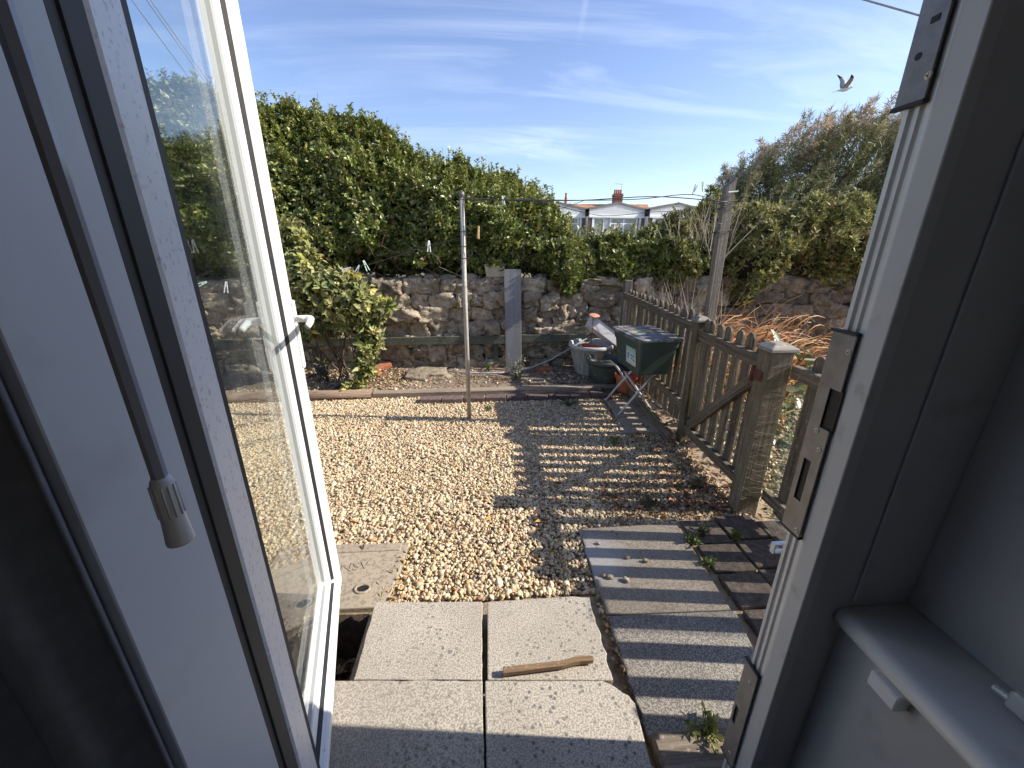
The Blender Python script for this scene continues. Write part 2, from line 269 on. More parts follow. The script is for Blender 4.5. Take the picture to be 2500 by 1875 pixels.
M['lid_black'] = mat_noise('lid_black', [(0.3, (0.05, 0.053, 0.062)), (0.7, (0.09, 0.092, 0.10))], 8, 0.4, bump=0.1, spots=(14, 0.38, 0.62, (0.30, 0.29, 0.27)))
M['lid_tape'] = mat_noise('lid_tape', [(0.3, (0.48, 0.42, 0.13)), (0.7, (0.58, 0.52, 0.2))], 40, 0.5)
M['label_teal'] = mat_noise('label_teal', [(0.3, (0.22, 0.46, 0.36)), (0.7, (0.30, 0.54, 0.44))], 8, 0.5)
M['label_cream'] = mat_noise('label_cream', [(0.3, (0.58, 0.58, 0.50)), (0.7, (0.66, 0.66, 0.58))], 12, 0.5)
M['label_blue'] = mat_noise('label_blue', [(0.3, (0.05, 0.25, 0.42)), (0.7, (0.08, 0.33, 0.50))], 12, 0.5)
M['white_plastic'] = mat_noise('white_plastic', [(0.3, (0.62, 0.60, 0.60)), (0.7, (0.74, 0.72, 0.72))], 10, 0.5, spots=(40, 0.62, 0.75, (0.45, 0.42, 0.38)))
M['stool_seat'] = mat_noise('stool_seat', [(0.3, (0.008, 0.010, 0.022)), (0.7, (0.014, 0.016, 0.030))], 30, 0.6)
M['stool_leg'] = mat_noise('stool_leg', [(0.3, (0.50, 0.51, 0.53)), (0.7, (0.62, 0.63, 0.64))], 10, 0.4)
M['conduit'] = mat_noise('conduit', [(0.3, (0.34, 0.35, 0.37)), (0.7, (0.44, 0.45, 0.47))], 14, 0.5)
M['rust'] = mat_noise('rust', [(0.3, (0.06, 0.025, 0.018)), (0.7, (0.16, 0.055, 0.03))], 40, 0.9, bump=0.6)
M['net_green'] = mat_net('net_green', (0.12, 0.38, 0.28), 0.30)
M['net_thin'] = mat_net('net_thin', (0.12, 0.38, 0.28), 0.10)
M['house_white'] = mat_noise('house_white', [(0.3, (0.80, 0.81, 0.82)), (0.7, (0.85, 0.85, 0.85))], 1, 0.6)
M['house_barge'] = mat_noise('house_barge', [(0.3, (0.14, 0.13, 0.125)), (0.7, (0.20, 0.185, 0.175))], 1, 0.7)
M['roof_felt'] = mat_noise('roof_felt', [(0.3, (0.16, 0.15, 0.14)), (0.7, (0.24, 0.22, 0.20))], 1, 0.9)
M['roof_tile'] = mat_noise('roof_tile', [(0.3, (0.26, 0.12, 0.06)), (0.7, (0.46, 0.25, 0.13))], 2.2, 0.9, vary=0.2)
M['chimney_brick'] = mat_noise('chimney_brick', [(0.3, (0.22, 0.085, 0.055)), (0.7, (0.32, 0.14, 0.09))], 6, 0.9)
M['house_brick'] = mat_noise('house_brick', [(0.3, (0.14, 0.09, 0.07)), (0.7, (0.22, 0.14, 0.10))], 6, 0.9)
M['window_pane'] = mat_noise('window_pane', [(0.3, (0.16, 0.19, 0.22)), (0.7, (0.34, 0.38, 0.41))], 1.3, 0.08)
M['gull_white'] = mat_noise('gull_white', [(0.3, (0.72, 0.72, 0.71)), (0.7, (0.80, 0.80, 0.79))], 8, 0.7)
M['gull_grey'] = mat_noise('gull_grey', [(0.3, (0.30, 0.31, 0.33)), (0.7, (0.42, 0.43, 0.45))], 8, 0.7)
M['gull_black'] = mat_noise('gull_black', [(0.3, (0.02, 0.02, 0.02)), (0.7, (0.04, 0.04, 0.04))], 8, 0.7)
M['beak'] = mat_noise('beak', [(0.3, (0.55, 0.36, 0.06)), (0.7, (0.6, 0.4, 0.08))], 8, 0.5)
M['trough'] = mat_noise('trough', [(0.3, (0.38, 0.34, 0.24)), (0.7, (0.50, 0.46, 0.34))], 10, 0.8)
M['carpet'] = mat_noise('carpet', [(0.3, (0.10, 0.10, 0.11)), (0.7, (0.15, 0.15, 0.16))], 60, 0.95)
def _rod():
    m, t, b = _nodes('clear_rod'); b.inputs['Base Color'].default_value = (0.40, 0.42, 0.48, 1); b.inputs['Roughness'].default_value = 0.10
    b.inputs['Transmission Weight'].default_value = 0.15; b.inputs['IOR'].default_value = 1.5; return m
M['clear_rod'] = _rod()

# ------------------------------------------------------------------ object helpers
def link(name, me, m=None, parent=None):
    o = bpy.data.objects.new(name, me); COL.objects.link(o)
    if m is not None and me is not None:
        me.materials.clear(); me.materials.append(M[m] if isinstance(m, str) else m)
    if parent is not None: o.parent = parent
    return o
def tag(o, label=None, cat=None, group=None, kind=None):
    if label: o['label'] = label
    if cat: o['category'] = cat
    if group: o['group'] = group
    if kind: o['kind'] = kind
    return o
def thing(name, loc, label, cat, group=None, rz=0.0):
    o = bpy.data.objects.new(name, None); COL.objects.link(o); o.empty_display_size = 0.1
    o.location = loc; o.rotation_euler = (0, 0, rz); return tag(o, label, cat, group)

class MB:
    def __init__(s): s.v = []; s.f = []
    def add(s, vs_, fs):
        b = len(s.v); s.v += [tuple(p) for p in vs_]; s.f += [tuple(i + b for i in f) for f in fs]; return s
    def box(s, c, d, mtx=None):
        x, y, z = d[0] / 2, d[1] / 2, d[2] / 2
        p = [Vector((i * x, j * y, k * z)) for k in (-1, 1) for j in (-1, 1) for i in (-1, 1)]
        if mtx is not None: p = [mtx @ q for q in p]
        c = Vector(c); p = [q + c for q in p]
        return s.add(p, [(0, 2, 3, 1), (4, 5, 7, 6), (0, 1, 5, 4), (2, 6, 7, 3), (0, 4, 6, 2), (1, 3, 7, 5)])
    def prism(s, poly, z0, z1):
        n = len(poly); a = sum(poly[i][0] * poly[(i + 1) % n][1] - poly[(i + 1) % n][0] * poly[i][1] for i in range(n))
        if a < 0: poly = poly[::-1]
        vs_ = [(x, y, z0) for x, y in poly] + [(x, y, z1) for x, y in poly]
        fs = [tuple(range(n - 1, -1, -1)), tuple(range(n, 2 * n))] + [(i, (i + 1) % n, n + (i + 1) % n, n + i) for i in range(n)]
        return s.add(vs_, fs)
    def quad(s, a, b, c, d): return s.add([a, b, c, d], [(0, 1, 2, 3)])
    def tube(s, pts, r, n=8, cap=True):
        pts = [Vector(p) for p in pts]; k = len(pts); rs = r if isinstance(r, (list, tuple)) else [r] * k
        base = len(s.v); ref = None
        for i, p in enumerate(pts):
            t = (pts[min(i + 1, k - 1)] - pts[max(i - 1, 0)]).normalized()
            if ref is None: ref = t.orthogonal().normalized()
            ref = (ref - t * ref.dot(t)); ref = ref.normalized() if ref.length > 1e-6 else t.orthogonal().normalized()
            b = t.cross(ref)
            for j in range(n):
                a = 2 * pi * j / n; s.v.append(tuple(p + (ref * cos(a) + b * sin(a)) * rs[i]))
        for i in range(k - 1):
            for j in range(n): s.f.append((base + i * n + j, base + i * n + (j + 1) % n, base + (i + 1) * n + (j + 1) % n, base + (i + 1) * n + j))
        if cap: s.f.append(tuple(base + j for j in range(n - 1, -1, -1))); s.f.append(tuple(base + (k - 1) * n + j for j in range(n)))
        return s
    def lathe(s, prof, c=(0, 0, 0), n=32, ripple=None):
        base = len(s.v); k = len(prof)
        for (r, z) in prof:
            for j in range(n):
                a = 2 * pi * j / n; rr = r * (1 + (ripple(a) if ripple else 0)); s.v.append((c[0] + rr * cos(a), c[1] + rr * sin(a), c[2] + z))
        for i in range(k - 1):
            for j in range(n): s.f.append((base + i * n + j, base + i * n + (j + 1) % n, base + (i + 1) * n + (j + 1) % n, base + (i + 1) * n + j))
        return s
    def mesh(s, name='mesh', bevel=0.0, smooth=False, seg=1, jitter=0.0):
        me = bpy.data.meshes.new(name); me.from_pydata(s.v, [], s.f); me.update()
        if bevel or jitter:
            bm = bmesh.new(); bm.from_mesh(me)
            if jitter:
                for v in bm.verts: v.co += Vector((random.uniform(-1, 1), random.uniform(-1, 1), random.uniform(-1, 1))) * jitter
            if bevel: bmesh.ops.bevel(bm, geom=list(bm.edges), offset=bevel, segments=seg, profile=0.5, affect='EDGES', clamp_overlap=True)
            bm.to_mesh(me); bm.free()
        if smooth: me.shade_smooth()
        return me
    def obj(s, name, m, parent=None, bevel=0.0, smooth=False, seg=1, jitter=0.0):
        o = link(name, s.mesh(name, bevel, smooth, seg, jitter), m, parent)
        if smooth and not bevel:
            pass
        return o
def np_mesh(name, V, Fc, tint=None, smooth=False):
    """V (n,3), Fc (m,k) all the same k; tint per vertex (n,3)"""
    me = bpy.data.meshes.new(name); n, (mf, k) = len(V), Fc.shape
    me.vertices.add(n); me.vertices.foreach_set('co', np.ascontiguousarray(V, np.float32).ravel())
    me.loops.add(mf * k); me.loops.foreach_set('vertex_index', np.ascontiguousarray(Fc, np.int32).ravel())
    me.polygons.add(mf); me.polygons.foreach_set('loop_start', np.arange(0, mf * k, k, dtype=np.int32))
    me.polygons.foreach_set('loop_total', np.full(mf, k, np.int32))
    if smooth: me.polygons.foreach_set('use_smooth', np.ones(mf, bool))
    me.update(calc_edges=True)
    if tint is not None:
        a = me.color_attributes.new('tint', 'FLOAT_COLOR', 'POINT')
        a.data.foreach_set('color', np.concatenate([tint, np.ones((n, 1))], 1).astype(np.float32).ravel())
    return me
def unit(a): return a / np.maximum(np.linalg.norm(a, axis=-1, keepdims=True), 1e-9)
def pal(cols, n, jit=0.12, p=None):
    c = np.array(cols)[RNG.choice(len(cols), n, p=p)]
    return np.clip(c * (1 + RNG.normal(0, jit, (n, 1))) * (1 + RNG.normal(0, jit * 0.35, (n, 3))), 0.004, 0.95)
def leaf_mesh(name, P, D, Nn, L, Wd, C, fold=0.25, curl=0.0):
    """folded leaves: P base, D direction, Nn approximate normal, L length, Wd width, C colour (one per leaf)"""
    n = len(P); D = unit(D); S = unit(np.cross(D, Nn)); Nn = unit(np.cross(S, D)); L = np.broadcast_to(L, n)[:, None]; Wd = np.broadcast_to(Wd, n)[:, None]
    mid = P + D * L * 0.45
    V = np.stack([P, mid + S * Wd * 0.5 + Nn * Wd * fold, P + D * L - Nn * L * curl, mid - S * Wd * 0.5 + Nn * Wd * fold], 1).reshape(-1, 3)
    i = np.arange(n)[:, None] * 4
    F = np.concatenate([i + np.array([[0, 1, 2]]), i + np.array([[0, 2, 3]])], 1).reshape(-1, 3)
    return np_mesh(name, V, F, np.repeat(C, 4, 0))
def shoots(P, A, k, L, Wd, cols, p=None, tilt=(35, 80), jit=0.2, spread=0.03, tipcol=None):
    """rosettes of k leaves round each shoot tip P with axis A"""
    n = len(P); A = unit(A); ref = unit(np.cross(A, RNG.normal(size=(n, 3)))); B = np.cross(A, ref)
    Pl, Dl, Nl = [], [], []
    for j in range(k):
        a = 2.4 * j + RNG.uniform(0, 6.28, n); tl = np.radians(RNG.uniform(*tilt, n))
        rad = ref * np.cos(a)[:, None] + B * np.sin(a)[:, None]
        d = A * np.cos(tl)[:, None] + rad * np.sin(tl)[:, None]
        Pl.append(P - A * (spread * j / k * RNG.uniform(0.5, 1.5, n))[:, None] + rad * 0.004); Dl.append(d); Nl.append(A * np.sin(tl)[:, None] - rad * np.cos(tl)[:, None])
    Pl, Dl, Nl = np.concatenate(Pl), np.concatenate(Dl), np.concatenate(Nl)
    m = len(Pl); base = pal(cols, n, 0.10, p); C = np.clip(np.tile(base, (k, 1)) * (1 + RNG.normal(0, jit, (m, 1))), 0.004, 0.95)
    s = RNG.uniform(0.5, 1.55, m)
    return Pl, Dl, Nl, L * s, Wd * s * RNG.uniform(0.85, 1.15, m), C
def text_mesh(name, curve, m, parent):
    t = bpy.data.objects.new('tmp', curve); COL.objects.link(t); dg = bpy.context.evaluated_depsgraph_get()
    me = bpy.data.meshes.new_from_object(t.evaluated_get(dg)); me.name = name; bpy.data.objects.remove(t); bpy.data.curves.remove(curve)
    return link(name, me, m, parent)
def fbm(P, scale, seed=0.0, oct=2):
    return np.array([mnoise.fractal(Vector((p[0] * scale + seed, p[1] * scale + seed * 1.7, p[2] * scale - seed)), 1.0, 2.0, oct) for p in P])
def rock_mesh(name, size, seed, cuts=5, round_=0.45, rough=0.16):
    bm = bmesh.new(); bmesh.ops.create_cube(bm, size=2.0); bmesh.ops.subdivide_edges(bm, edges=list(bm.edges), cuts=cuts, use_grid_fill=True)
    for v in bm.verts:
        p = v.co.copy(); q = p.normalized() * 1.25; p = p.lerp(q, round_)
        nn = mnoise.fractal(p * 1.3 + Vector((seed * 3.1, seed * 1.7, seed)), 1.0, 2.0, 3)
        p *= 1 + rough * nn + rough * .38 * mnoise.fractal(p * 4.2 + Vector((seed, seed * 2.3, 5)), .8, 2.1, 3); p += mnoise.noise_vector(p * 0.8 + Vector((seed, 9 + seed, 3))) * rough * 0.9
        v.co = Vector((p.x * size[0] / 2, p.y * size[1] / 2, p.z * size[2] / 2))
    me = bpy.data.meshes.new(name); bm.to_mesh(me); bm.free(); me.shade_smooth(); return me
def part_copy(o, parent, loc=None, rot=None):
    c = o.copy(); COL.objects.link(c); c.parent = parent
    if loc is not None: c.location = loc
    if rot is not None: c.rotation_euler = rot
    return c

# ------------------------------------------------------------------ the ground
HOLE = (-0.80, -0.535, 1.03, 1.335)
def ground_mesh():
    xs = np.arange(-6, 7.01, 0.06); ys = np.arange(0.72, 5.3, 0.06)
    xs = np.sort(np.concatenate([xs, [HOLE[0] - .001, HOLE[0] + .004, HOLE[1] - .004, HOLE[1] + .001]])); ys = np.sort(np.concatenate([ys, [HOLE[2] - .001, HOLE[2] + .004, HOLE[3] - .004, HOLE[3] + .001]]))
    X, Y = np.meshgrid(xs, ys); Z = np.zeros_like(X)
    Z += 0.010 * np.sin(X * 3.1 + 1.3) * np.sin(Y * 2.7) + RNG.normal(0, 0.003, X.shape) - 0.012
    ins = (X > HOLE[0]) & (X < HOLE[1]) & (Y > HOLE[2]) & (Y < HOLE[3]); Z[ins] = -0.28
    V = np.stack([X, Y, Z], -1).reshape(-1, 3); ny, nx = X.shape
    i = (np.arange(ny - 1)[:, None] * nx + np.arange(nx - 1)[None]).reshape(-1, 1)
    F = np.concatenate([i, i + 1, i + 1 + nx, i + nx], 1); nb = len(V)
    S = 600.0   # outer ring to the horizon
    x0, x1, y0, y1 = xs[0], xs[-1], ys[0], ys[-1]
    ring = np.array([(x0, y0, -.02), (x1, y0, -.02), (x1, y1, -.02), (x0, y1, -.02), (-S, -S, -.02), (S, -S, -.02), (S, S, -.02), (-S, S, -.02)])
    V = np.concatenate([V, ring]); R_ = np.array([(4, 5, 1, 0), (5, 6, 2, 1), (6, 7, 3, 2), (7, 4, 0, 3)]) + nb
    return np_mesh('ground', V, np.concatenate([F, R_]))
M['pit_soil_shade'] = mat_noise('pit_soil_shade', [(0.3, (0.03, 0.022, 0.016)), (0.7, (0.085, 0.06, 0.042))], 30, 0.95, bump=0.9, bscale=70, dist=0.012)  # darker soil tone that puts the pit's shade into the colour
gr = tag(link('ground', ground_mesh(), 'ground'), kind='structure'); gr.data.materials.append(M['pit_soil_shade'])
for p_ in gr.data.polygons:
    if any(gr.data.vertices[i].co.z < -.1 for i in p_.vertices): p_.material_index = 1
b = MB()
b.box((0, 155, 0.52), (600, 300, 1.06)); b.v = [(x, y, z) for x, y, z in b.v]
tag(b.obj('raised_ground', 'bank'), kind='structure')
bed = MB()
bx = np.linspace(-4.5, 1.56, 60); by = np.linspace(4.02, 4.98, 12)
for yy in by:
    for xx in bx: bed.v.append((xx, yy, 0.035 + 0.018 * mnoise.noise(Vector((xx * 3, yy * 3, 0))) + 0.05 * max(0, (yy - 4.6))))
for j in range(11):
    for i in range(59): bed.f.append((j * 60 + i, j * 60 + i + 1, (j + 1) * 60 + i + 1, (j + 1) * 60 + i))
tag(bed.obj('planting_bed', 'soil', smooth=True), kind='structure')

# ------------------------------------------------------------------ the chalet we look out of
room = MB()
room.box((-0.6, -1.2, 0.02), (3.6, 3.56, 0.12)); tag(room.obj('floor', 'carpet'), kind='structure')
tag(MB().box((-0.6, -1.1, 2.62), (3.7, 3.8, 0.1)).obj('ceiling', 'grey_wall'), kind='structure')
tag(MB().box((-0.6, -3.05, 1.32), (3.6, 0.1, 2.5)).obj('back_wall', 'grey_wall'), kind='structure')
tag(MB().box((-2.4, -1.2, 1.32), (0.1, 3.58, 2.5)).obj('left_wall', 'grey_wall'), kind='structure')
# front wall: right of the door and left of it, with a lintel
fw = MB()
fw.prism([(0.661, 0.590), (1.045, 0.590), (1.045, 0.69), (0.661, 0.69)], -0.02, 2.56)
fw.prism([(-2.44, 0.585), (-0.525, 0.585), (-0.525, 0.70), (-2.44, 0.70)], -0.02, 2.56)
fw.box((0.068, 0.645, 2.52), (1.186, 0.105, 0.08))
tag(fw.obj('front_wall', 'grey_wall', bevel=0.002), kind='structure')
# right hand wall with its window recess above the sill
rw = MB()
rw.prism([(0.745, 0.5895), (0.745, -3.0), (1.045, -3.0), (1.045, 0.5895)], -0.02, 0.735)
rw.prism([(0.88, 0.5895), (0.88, -0.95), (1.045, -0.95), (1.045, 0.5895)], 0.786, 2.55)
rw.prism([(0.88, -1.75), (0.88, -3.0), (1.045, -3.0), (1.045, -1.75)], 0.786, 2.55)
rw.prism([(0.88, -0.95), (0.88, -1.75), (1.045, -1.75), (1.045, -0.95)], 1.50, 2.55)  # above an unseen opening, added so sunlight brightens the room
tag(rw.obj('side_wall', 'grey_wall'), kind='structure')
# thin joint cover strip between front wall and window reveal
jc = MB().prism([(0.748, 0.5885), (0.752, 0.5885), (0.752, 0.5865), (0.748, 0.5865)], 0.80, 2.5).obj('joint_strip', 'wall_paint'); tag(jc, kind='structure')
# window sill with a round nose
ws = thing('window_sill', (0.80, 0, 0.75), 'white painted window sill with a rounded front edge beside the door', 'window sill')
prof = [(0.742, 0.690), (0.732, 0.691), (0.7235, 0.697), (0.7195, 0.706), (0.7195, 0.716), (0.7230, 0.725), (0.7300, 0.7315), (0.740, 0.7345), (0.765, 0.735), (1.04, 0.735), (1.04, 0.686), (0.742, 0.686)]
s_ = MB(); n = len(prof); yl = [0.588, 0.2, -0.3, -1.5]
for y in yl:
    for x, z in prof: s_.v.append((x - 0.80, y, z - 0.70))
for i in range(len(yl) - 1):
    for j in range(n): s_.f.append((i * n + j, i * n + (j + 1) % n, (i + 1) * n + (j + 1) % n, (i + 1) * n + j))
s_.f.append(tuple(range(n - 1, -1, -1)))
so_ = s_.obj('sill_board', 'sill_paint', ws, smooth=True)
p0 = GX(2180, 1712, 0.735)
MB().box((0.732 - 0.80, p0.y + .01, -0.031), (0.030, 0.055, 0.034)).obj('support_block', 'sill_paint', ws, bevel=0.003)
p1 = GX(2500, 1672, 0.84)
clip = thing('window_stay', (p1.x, p1.y - 0.02, 0.786), 'small chrome window stay end lying on the white sill', 'window stay')
MB().box((0, 0, 0.02), (0.02, 0.05, 0.035)).obj('arm', 'alu', clip, bevel=0.004); MB().tube([(0, 0.0, 0.02), (0.0, 0.045, 0.012)], 0.006).obj('pin', 'alu', clip)

# door frame -------------------------------------------------------
dfr = thing('door_frame', (0.1, 0.62, 0.1), 'white plastic door frame around the open doorway, with lock keeps on its right side', 'door frame')
def D_(poly): return [(x - 0.1, y - 0.62) for x, y in poly]
# right jamb: smooth white strip (towards the room), fluted aluminium channel (outside)
MB().prism(D_([(0.640, 0.5885), (0.662, 0.5872), (0.662, 0.660), (0.640, 0.6245)]), -0.1, 2.36).obj('jamb', 'upvc_grey', dfr, bevel=0.0015)
fl = [(0.6435, 0.6262)]
for (x, y) in ((0.6425, 0.631), (0.6425, 0.637), (0.6475, 0.639), (0.6475, 0.645), (0.6425, 0.647), (0.6425, 0.653), (0.6465, 0.655), (0.6465, 0.660), (0.6410, 0.662), (0.6400, 0.669), (0.648, 0.672)): fl.append((x, y))
fl += [(0.661, 0.672), (0.661, 0.6262)]
MB().prism(D_(fl), -0.1, 2.36).obj('channel', 'alu', dfr)
MB().prism(D_([(0.6405, 0.6247), (0.661, 0.6247), (0.661, 0.6262), (0.6445, 0.6262)]), -0.1, 2.36).obj('seal', 'seal', dfr)
# left jamb: broad lit reveal, ridged rebate with its shade put into the colour
MB().prism(D_([(-0.404, 0.352), (-0.4115, 0.5005), (-0.470, 0.5005), (-0.470, 0.352)]), -0.1, 2.36).obj('reveal', 'wall_paint', dfr, bevel=0.0015)
lj = [(-0.4125, 0.5010), (-0.4170, 0.503), (-0.4172, 0.519), (-0.4140, 0.5205), (-0.4140, 0.5245), (-0.4172, 0.526), (-0.4190, 0.556), (-0.440, 0.575), (-0.4695, 0.575), (-0.4695, 0.5010)]
MB().prism(D_(lj), -0.1, 2.36).obj('jamb', 'frame_shade', dfr)
MB().prism(D_([(-0.4716, 0.340), (-0.520, 0.340), (-0.520, 0.70), (-0.4716, 0.70)]), -0.1, 2.36).obj('jamb', 'frame_shade', dfr)
MB().box((0.02, 0.0, 2.335), (1.04, 0.09, 0.05)).obj('head', 'upvc', dfr, bevel=0.002)
MB().box((0.02, -0.02, -0.055), (1.04, 0.09, 0.05)).obj('threshold', 'alu', dfr, bevel=0.004)

def keep(zt, zb, y0, y1, holes, screws):
    """a steel lock keep: face plate with real openings, lip, screws; on the right jamb, facing -x"""
    x = 0.6355; cz = (zt + zb) / 2
    bm = bmesh.new()
    ys = sorted({y0, y1} | {h[k] for h in holes for k in (0, 1)}); zs = sorted({zb, zt} | {h[k] for h in holes for k in (2, 3)})
    m = MB()
    for i in range(len(ys) - 1):
        for j in range(len(zs) - 1):
            yc, zc = (ys[i] + ys[i + 1]) / 2, (zs[j] + zs[j + 1]) / 2
            if any(h[0] < yc < h[1] and h[2] < zc < h[3] for h in holes): continue
            m.box((x - 0.1, yc - 0.62, zc - 0.1), (0.003, ys[i + 1] - ys[i], zs[j + 1] - zs[j]))
    bm.free()
    me = m.mesh('keep_plate'); bm = bmesh.new(); bm.from_mesh(me); bmesh.ops.remove_doubles(bm, verts=bm.verts, dist=1e-5)
    dup = [f for f in bm.faces if abs(f.normal.x) < 0.5 and all(len(e.link_faces) > 2 for e in f.edges)]
    bmesh.ops.delete(bm, geom=dup, context='FACES_ONLY'); bm.to_mesh(me); bm.free()
    k = link('keep_plate', me, 'keep_metal', dfr)
    for zz in (zt, zb):
        MB().box((x - 0.1 + 0.002, (y0 + y1) / 2 - 0.62 + 0.002, zz - 0.1), (0.010, y1 - y0 + 0.008, 0.006)).obj('lip', 'seal', k, bevel=0.0015)
    for h in holes:
        MB().box((x - 0.1 + 0.0035, (h[0] + h[1]) / 2 - 0.62, (h[2] + h[3]) / 2 - 0.1), (0.002, h[1] - h[0] + 0.004, h[3] - h[2] + 0.004)).obj('slot', 'black', k)
    for (yy, zz) in screws:
        sc = MB(); nseg = 14
        sc.lathe([(0.0, 0.0022), (0.0036, 0.0020), (0.0052, 0.0010), (0.0055, 0)], n=nseg)
        o = sc.obj('screw', 'brass', k, smooth=True); o.location = (x - 0.1 - 0.0014, yy - 0.62, zz - 0.1); o.rotation_euler = (0, -pi / 2, 0)
        cr = MB(); cr.box((0, 0, 0.0021), (0.0062, 0.0012, 0.0008)); cr.box((0, 0, 0.0022), (0.0012, 0.0062, 0.0008))
        c = cr.obj('screw_cross', 'black', k); c.location = o.location; c.rotation_euler = (0.5, -pi / 2, 0)
    return k
def jz(px, py): return GX(px, py, 0.637).z
def jy(px, py): return GX(px, py, 0.637).y
zA = jz(2230, 255); keep(2.10, zA, 0.637, 0.681, [], [(jy(2272, 184), jz(2272, 184))])
MB().box((0.534, jy(2290, 45) - 0.62, jz(2290, 45) - 0.1), (0.002, 0.012, 0.008)).obj('keep_mark', 'black', dfr)
MB().tube([(0.533, jy(2247, 138) - 0.62, jz(2247, 138) - 0.1), (0.535, jy(2247, 138) - 0.62, jz(2247, 138) - 0.1)], 0.005).obj('keep_hole', 'black', dfr)
zt, zb_ = jz(2070, 812), jz(1935, 1300)
h1 = (jy(2030, 1000) - 0.011, jy(2030, 1000) + 0.012, jz(2000, 1040), jz(2025, 945)); h2 = (jy(1962, 1170) - 0.009, jy(1962, 1170) + 0.009, jz(1952, 1222), jz(1976, 1122))
keep(zt, zb_, 0.634, 0.683, [h1, h2], [(jy(2076, 860), jz(2076, 860)), (jy(2004, 1098), jz(2004, 1098)), (jy(1946, 1300), jz(1946, 1292)), (jy(1998, 1051), jz(1998, 1051))])
zt3, zb3 = jz(1835, 1625), jz(1775, 1850)
h3 = (jy(1797, 1745) - 0.006, jy(1797, 1745) + 0.006, jz(1794, 1766), jz(1801, 1722))
keep(zt3, zb3, 0.634, 0.680, [h3], [(jy(1833, 1668), jz(1833, 1668)), (jy(1784, 1838), jz(1784, 1838))])
# small white channel catch fixed outside the frame
pc = GX(1900, 1312, 0.66)
ca = MB(); ca.box((0, 0, 0), (0.05, 0.012, 0.003)); ca.box((-0.024, 0, -0.012), (0.003, 0.012, 0.024)); ca.box((0.0, 0, -0.022), (0.05, 0.012, 0.003))
co = ca.obj('catch', 'upvc', dfr); co.location = (pc.x - 0.1, 0.69 - 0.62, pc.z - 0.1)

# roller-blind wand and curtain on the left -----------------------------
cu = MB(); nx_, z0_, z1_ = 90, 0.09, 2.5
for z in (z0_, z1_):
    for i in range(nx_ + 1):
        u = i / nx_; cu.v.append((-0.405 - 0.60 * u, 0.334 - 0.10 * u + 0.022 * sin(u * 46) + 0.003 * sin(u * 131 + 1), z))
for i in range(nx_): cu.f.append((i, i + 1, nx_ + 2 + i, nx_ + 1 + i))
co = cu.obj('curtain', 'curtain', smooth=True); md = co.modifiers.new('thick', 'SOLIDIFY'); md.thickness = 0.003
tag(co, 'near black pleated curtain hanging at the edge of the doorway', 'curtain')
wb = GY(395, 1180, 0.300); wtop = GY(-20, -160, 0.300); 
wt = Vector((wb.x, 0.300, 2.2))
wand = thing('blind_wand', (wb.x, 0.300, 1.0), 'clear plastic blind wand with a white grip hanging in front of the frame', 'blind wand')
rod = MB(); rod.tube([(0, 0, wb.z - 1.0), (0, 0, 1.2)], 0.0055, 6); rod.obj('rod', 'clear_rod', wand)
zg = wb.z - 1.0
gp = MB(); gp.lathe([(0.0, 0.006), (0.006, 0.006), (0.0075, 0.003), (0.0085, -0.002), (0.0085, -0.028), (0.0086, -0.034), (0.0102, -0.056), (0.0100, -0.0578), (0.0, -0.0588)], (0, 0, zg), 36)
gp.obj('grip', 'sill_paint', wand, smooth=True)
rb = MB()
for k in range(12):
    a = 2 * pi * k / 12; rb.tube([(0.0086 * cos(a), 0.0086 * sin(a), zg - 0.001), (0.0088 * cos(a), 0.0088 * sin(a), zg - 0.030)], 0.0009, 5)
rb.obj('grip_ribs', 'sill_paint', wand, smooth=True)

# the open door leaf -----------------------------------------------------
LC = Vector((-0.663, 1.419, 0.12)); ld = Vector((-0.2752, 0.9614, 0)); ln = Vector((0.9614, 0.2752, 0)); LTOP = 2.38
leaf = thing('door_leaf', (LC.x - ld.x * 0.894, LC.y - ld.y * 0.894, 0.12), 'white plastic glazed door swung open to the outside on the left', 'door')
leaf.rotation_euler = (0, 0, atan2(ld.y, ld.x))       # local x along the leaf from the hinge, local y to the outside (-ln)
LW = 0.894; LH = LTOP - 0.12
def V_(s, n): return (LW + s, -n)                     # s from the free edge, n towards the room
lock = [(-0.080, -0.046), (-0.078, -0.040), (-0.063, -0.034), (-0.0600, -0.0335), (-0.0555, -0.0215), (-0.0545, -0.0205), (-0.0515, -0.0100), (-0.0490, -0.0020), (-0.046, 0.0), (-0.007, 0.0), (-0.004, -0.003), (-0.004, -0.014), (-0.012, -0.018), (-0.012, -0.075), (-0.080, -0.075)]
st_ = MB().prism([V_(*p) for p in lock], 0, LH).obj('lock_stile', 'upvc', leaf)
MB().prism([V_(*p) for p in [(-0.0605, -0.0330), (-0.0555, -0.0210), (-0.0540, -0.0212), (-0.0590, -0.0332)]], 0.05, LH).obj('gasket', 'seal', st_)
hinge = [(-0.894, -0.004), (-0.890, 0.0), (-0.806, 0.0), (-0.803, -0.004), (-0.800, -0.046), (-0.800, -0.075), (-0.885, -0.075), (-0.894, -0.05)]
hs_ = MB().prism([V_(*p) for p in hinge], 0, LH).obj('hinge_stile', 'upvc_film', leaf)
MB().prism([V_(*p) for p in [(-0.8032, -0.0036), (-0.8005, -0.030), (-0.7985, -0.030), (-0.8010, -0.0036)]], 0.11, LH).obj('gasket', 'seal', hs_)
br = MB()   # bottom and top rail profile (n, z) swept along the leaf
